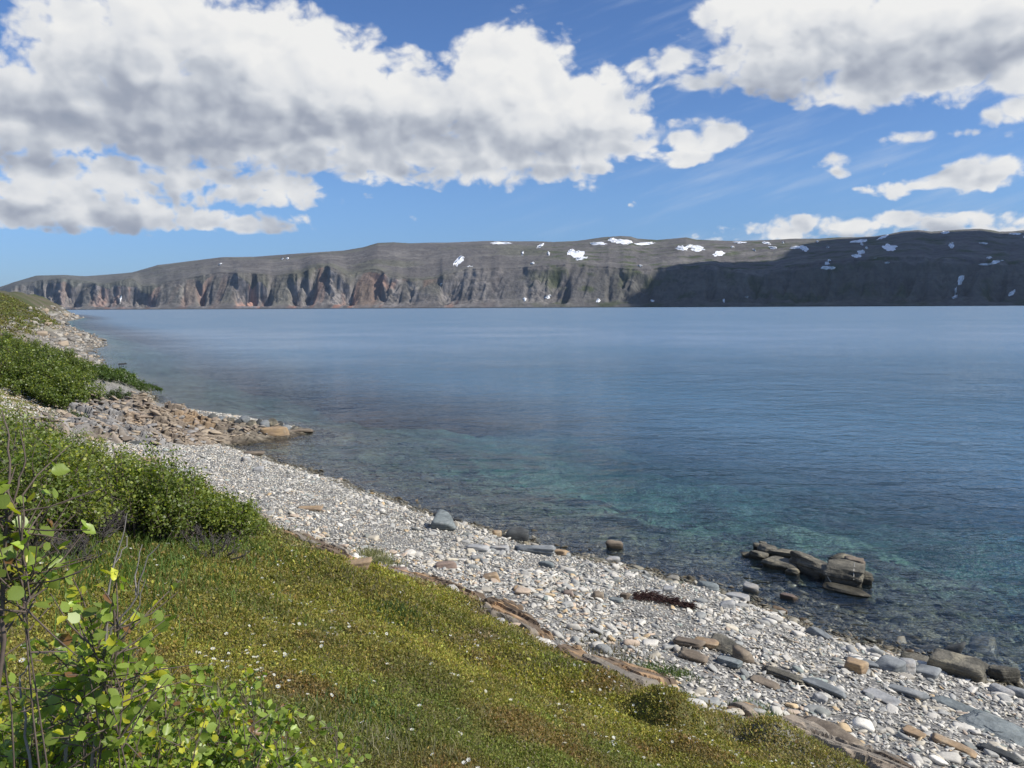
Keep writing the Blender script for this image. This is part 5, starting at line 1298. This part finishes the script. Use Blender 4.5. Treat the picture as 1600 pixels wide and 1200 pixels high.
def foot(x, y, d):
    p = at_depth(np.array(x), np.array(y), d); return p
bare('tallest bare twig leaning right in front of the turf', [poly3([(95,1240),(110,1130),(150,1050),(180,980),(212,930),(232,868),(250,850)], (1.5, 1.5), 1), poly3([(212,930),(214,890),(222,850)], (1.5, 1.52), 2), poly3([(180,980),(205,965),(228,905)], (1.5, 1.5), 3)], .0038, 'twig')
bare('bare reddish grey twig pointing straight up', [poly3([(140,1230),(160,1080),(166,960),(175,890),(190,840),(200,800)], (1.42, 1.45), 4), poly3([(175,890),(192,860),(202,835)], (1.45, 1.47), 5)], .0034, 'twig')
bare('tall reddish stem along the left edge', [poly3([(-20,1240),(4,1000),(6,900),(14,820),(16,740),(12,680),(2,640)], (1.2, 1.25), 10), poly3([(14,820),(28,760),(38,720),(36,670)], (1.23, 1.25), 11), poly3([(6,900),(20,880),(36,850)], (1.23, 1.25), 12)], .0040, 'bark')
bare('dark bent twig at the left edge below the stem', [poly3([(-30,1010),(10,975),(35,955),(58,915)], (1.3, 1.35), 13), poly3([(35,955),(50,930),(48,905)], (1.3, 1.35), 14)], .0036, 'bark')
bare('thin dead branch with a pale fork at the bottom left', [poly3([(60,1250),(40,1150),(28,1060),(60,1020),(100,1010)], (1.4, 1.5), 15)], .0030, 'twig')

# --- drift seaweed
mt, t = new_mat('dried kelp'); finish(t, t.mix(t.noise(wpos(t), 25, 4), (.030, .014, .012), (.085, .040, .030)), .55); M['kelp'] = mt
sw = hit([988, 1010, 1035, 1060, 1080], [937, 935, 941, 947, 953]); rg = np.random.default_rng(61)
ps, rr3 = [], []
for i in range(520):
    u = rg.uniform(0, 1) * 4; k = min(int(u), 3); p = sw[k] + (sw[k + 1] - sw[k]) * (u - k)
    wd_ = .03 + .10 * math.sin(min(u / 4 * 1.15, 1) * math.pi) ** .6
    p = p + np.array([rg.normal(0, wd_), rg.normal(0, wd_), 0]); p[2] = float(ground(np.array([p[0]]), np.array([p[1]]))[0]) + abs(rg.normal(0, .04)) + .03
    d = unit(np.array([.9, -.5, 0]) + rg.normal(0, .55, 3) * [1, 1, .5]); L = rg.uniform(.06, .16)
    ps.append(np.array([p, p + d * L * .5 + [0, 0, .02], p + d * L])); rr3.append([.006, .010, .004])
V, F = tubes(ps, rr3, 4)
c0 = sw[2]; link('seaweed', mesh_np('seaweed', V - c0, F, M['kelp']), loc=c0, category='seaweed', label='dark red brown strip of dried seaweed lying across the shingle')

# --- give look-alikes that still share a label their place in the row
ORD = 'first second third fourth fifth sixth seventh eighth ninth tenth eleventh twelfth thirteenth fourteenth fifteenth sixteenth seventeenth eighteenth nineteenth twentieth'.split()
bpy.context.view_layer.update()
byl = {}
for o in sc.objects:
    if o.parent is None and o.get('category') and o.get('label'): byl.setdefault(o['label'], []).append(o)
for lab, obs in byl.items():
    if 1 < len(obs) <= 20 and len(lab.split()) <= 12:
        L_ = np.array([o.location[:] for o in obs]); q_, _ = project(L_[:, 0], L_[:, 1], L_[:, 2])
        for r_i, j in enumerate(np.argsort(q_)):
            obs[j]['label'] = lab + ', ' + ORD[r_i] + ' from the left'
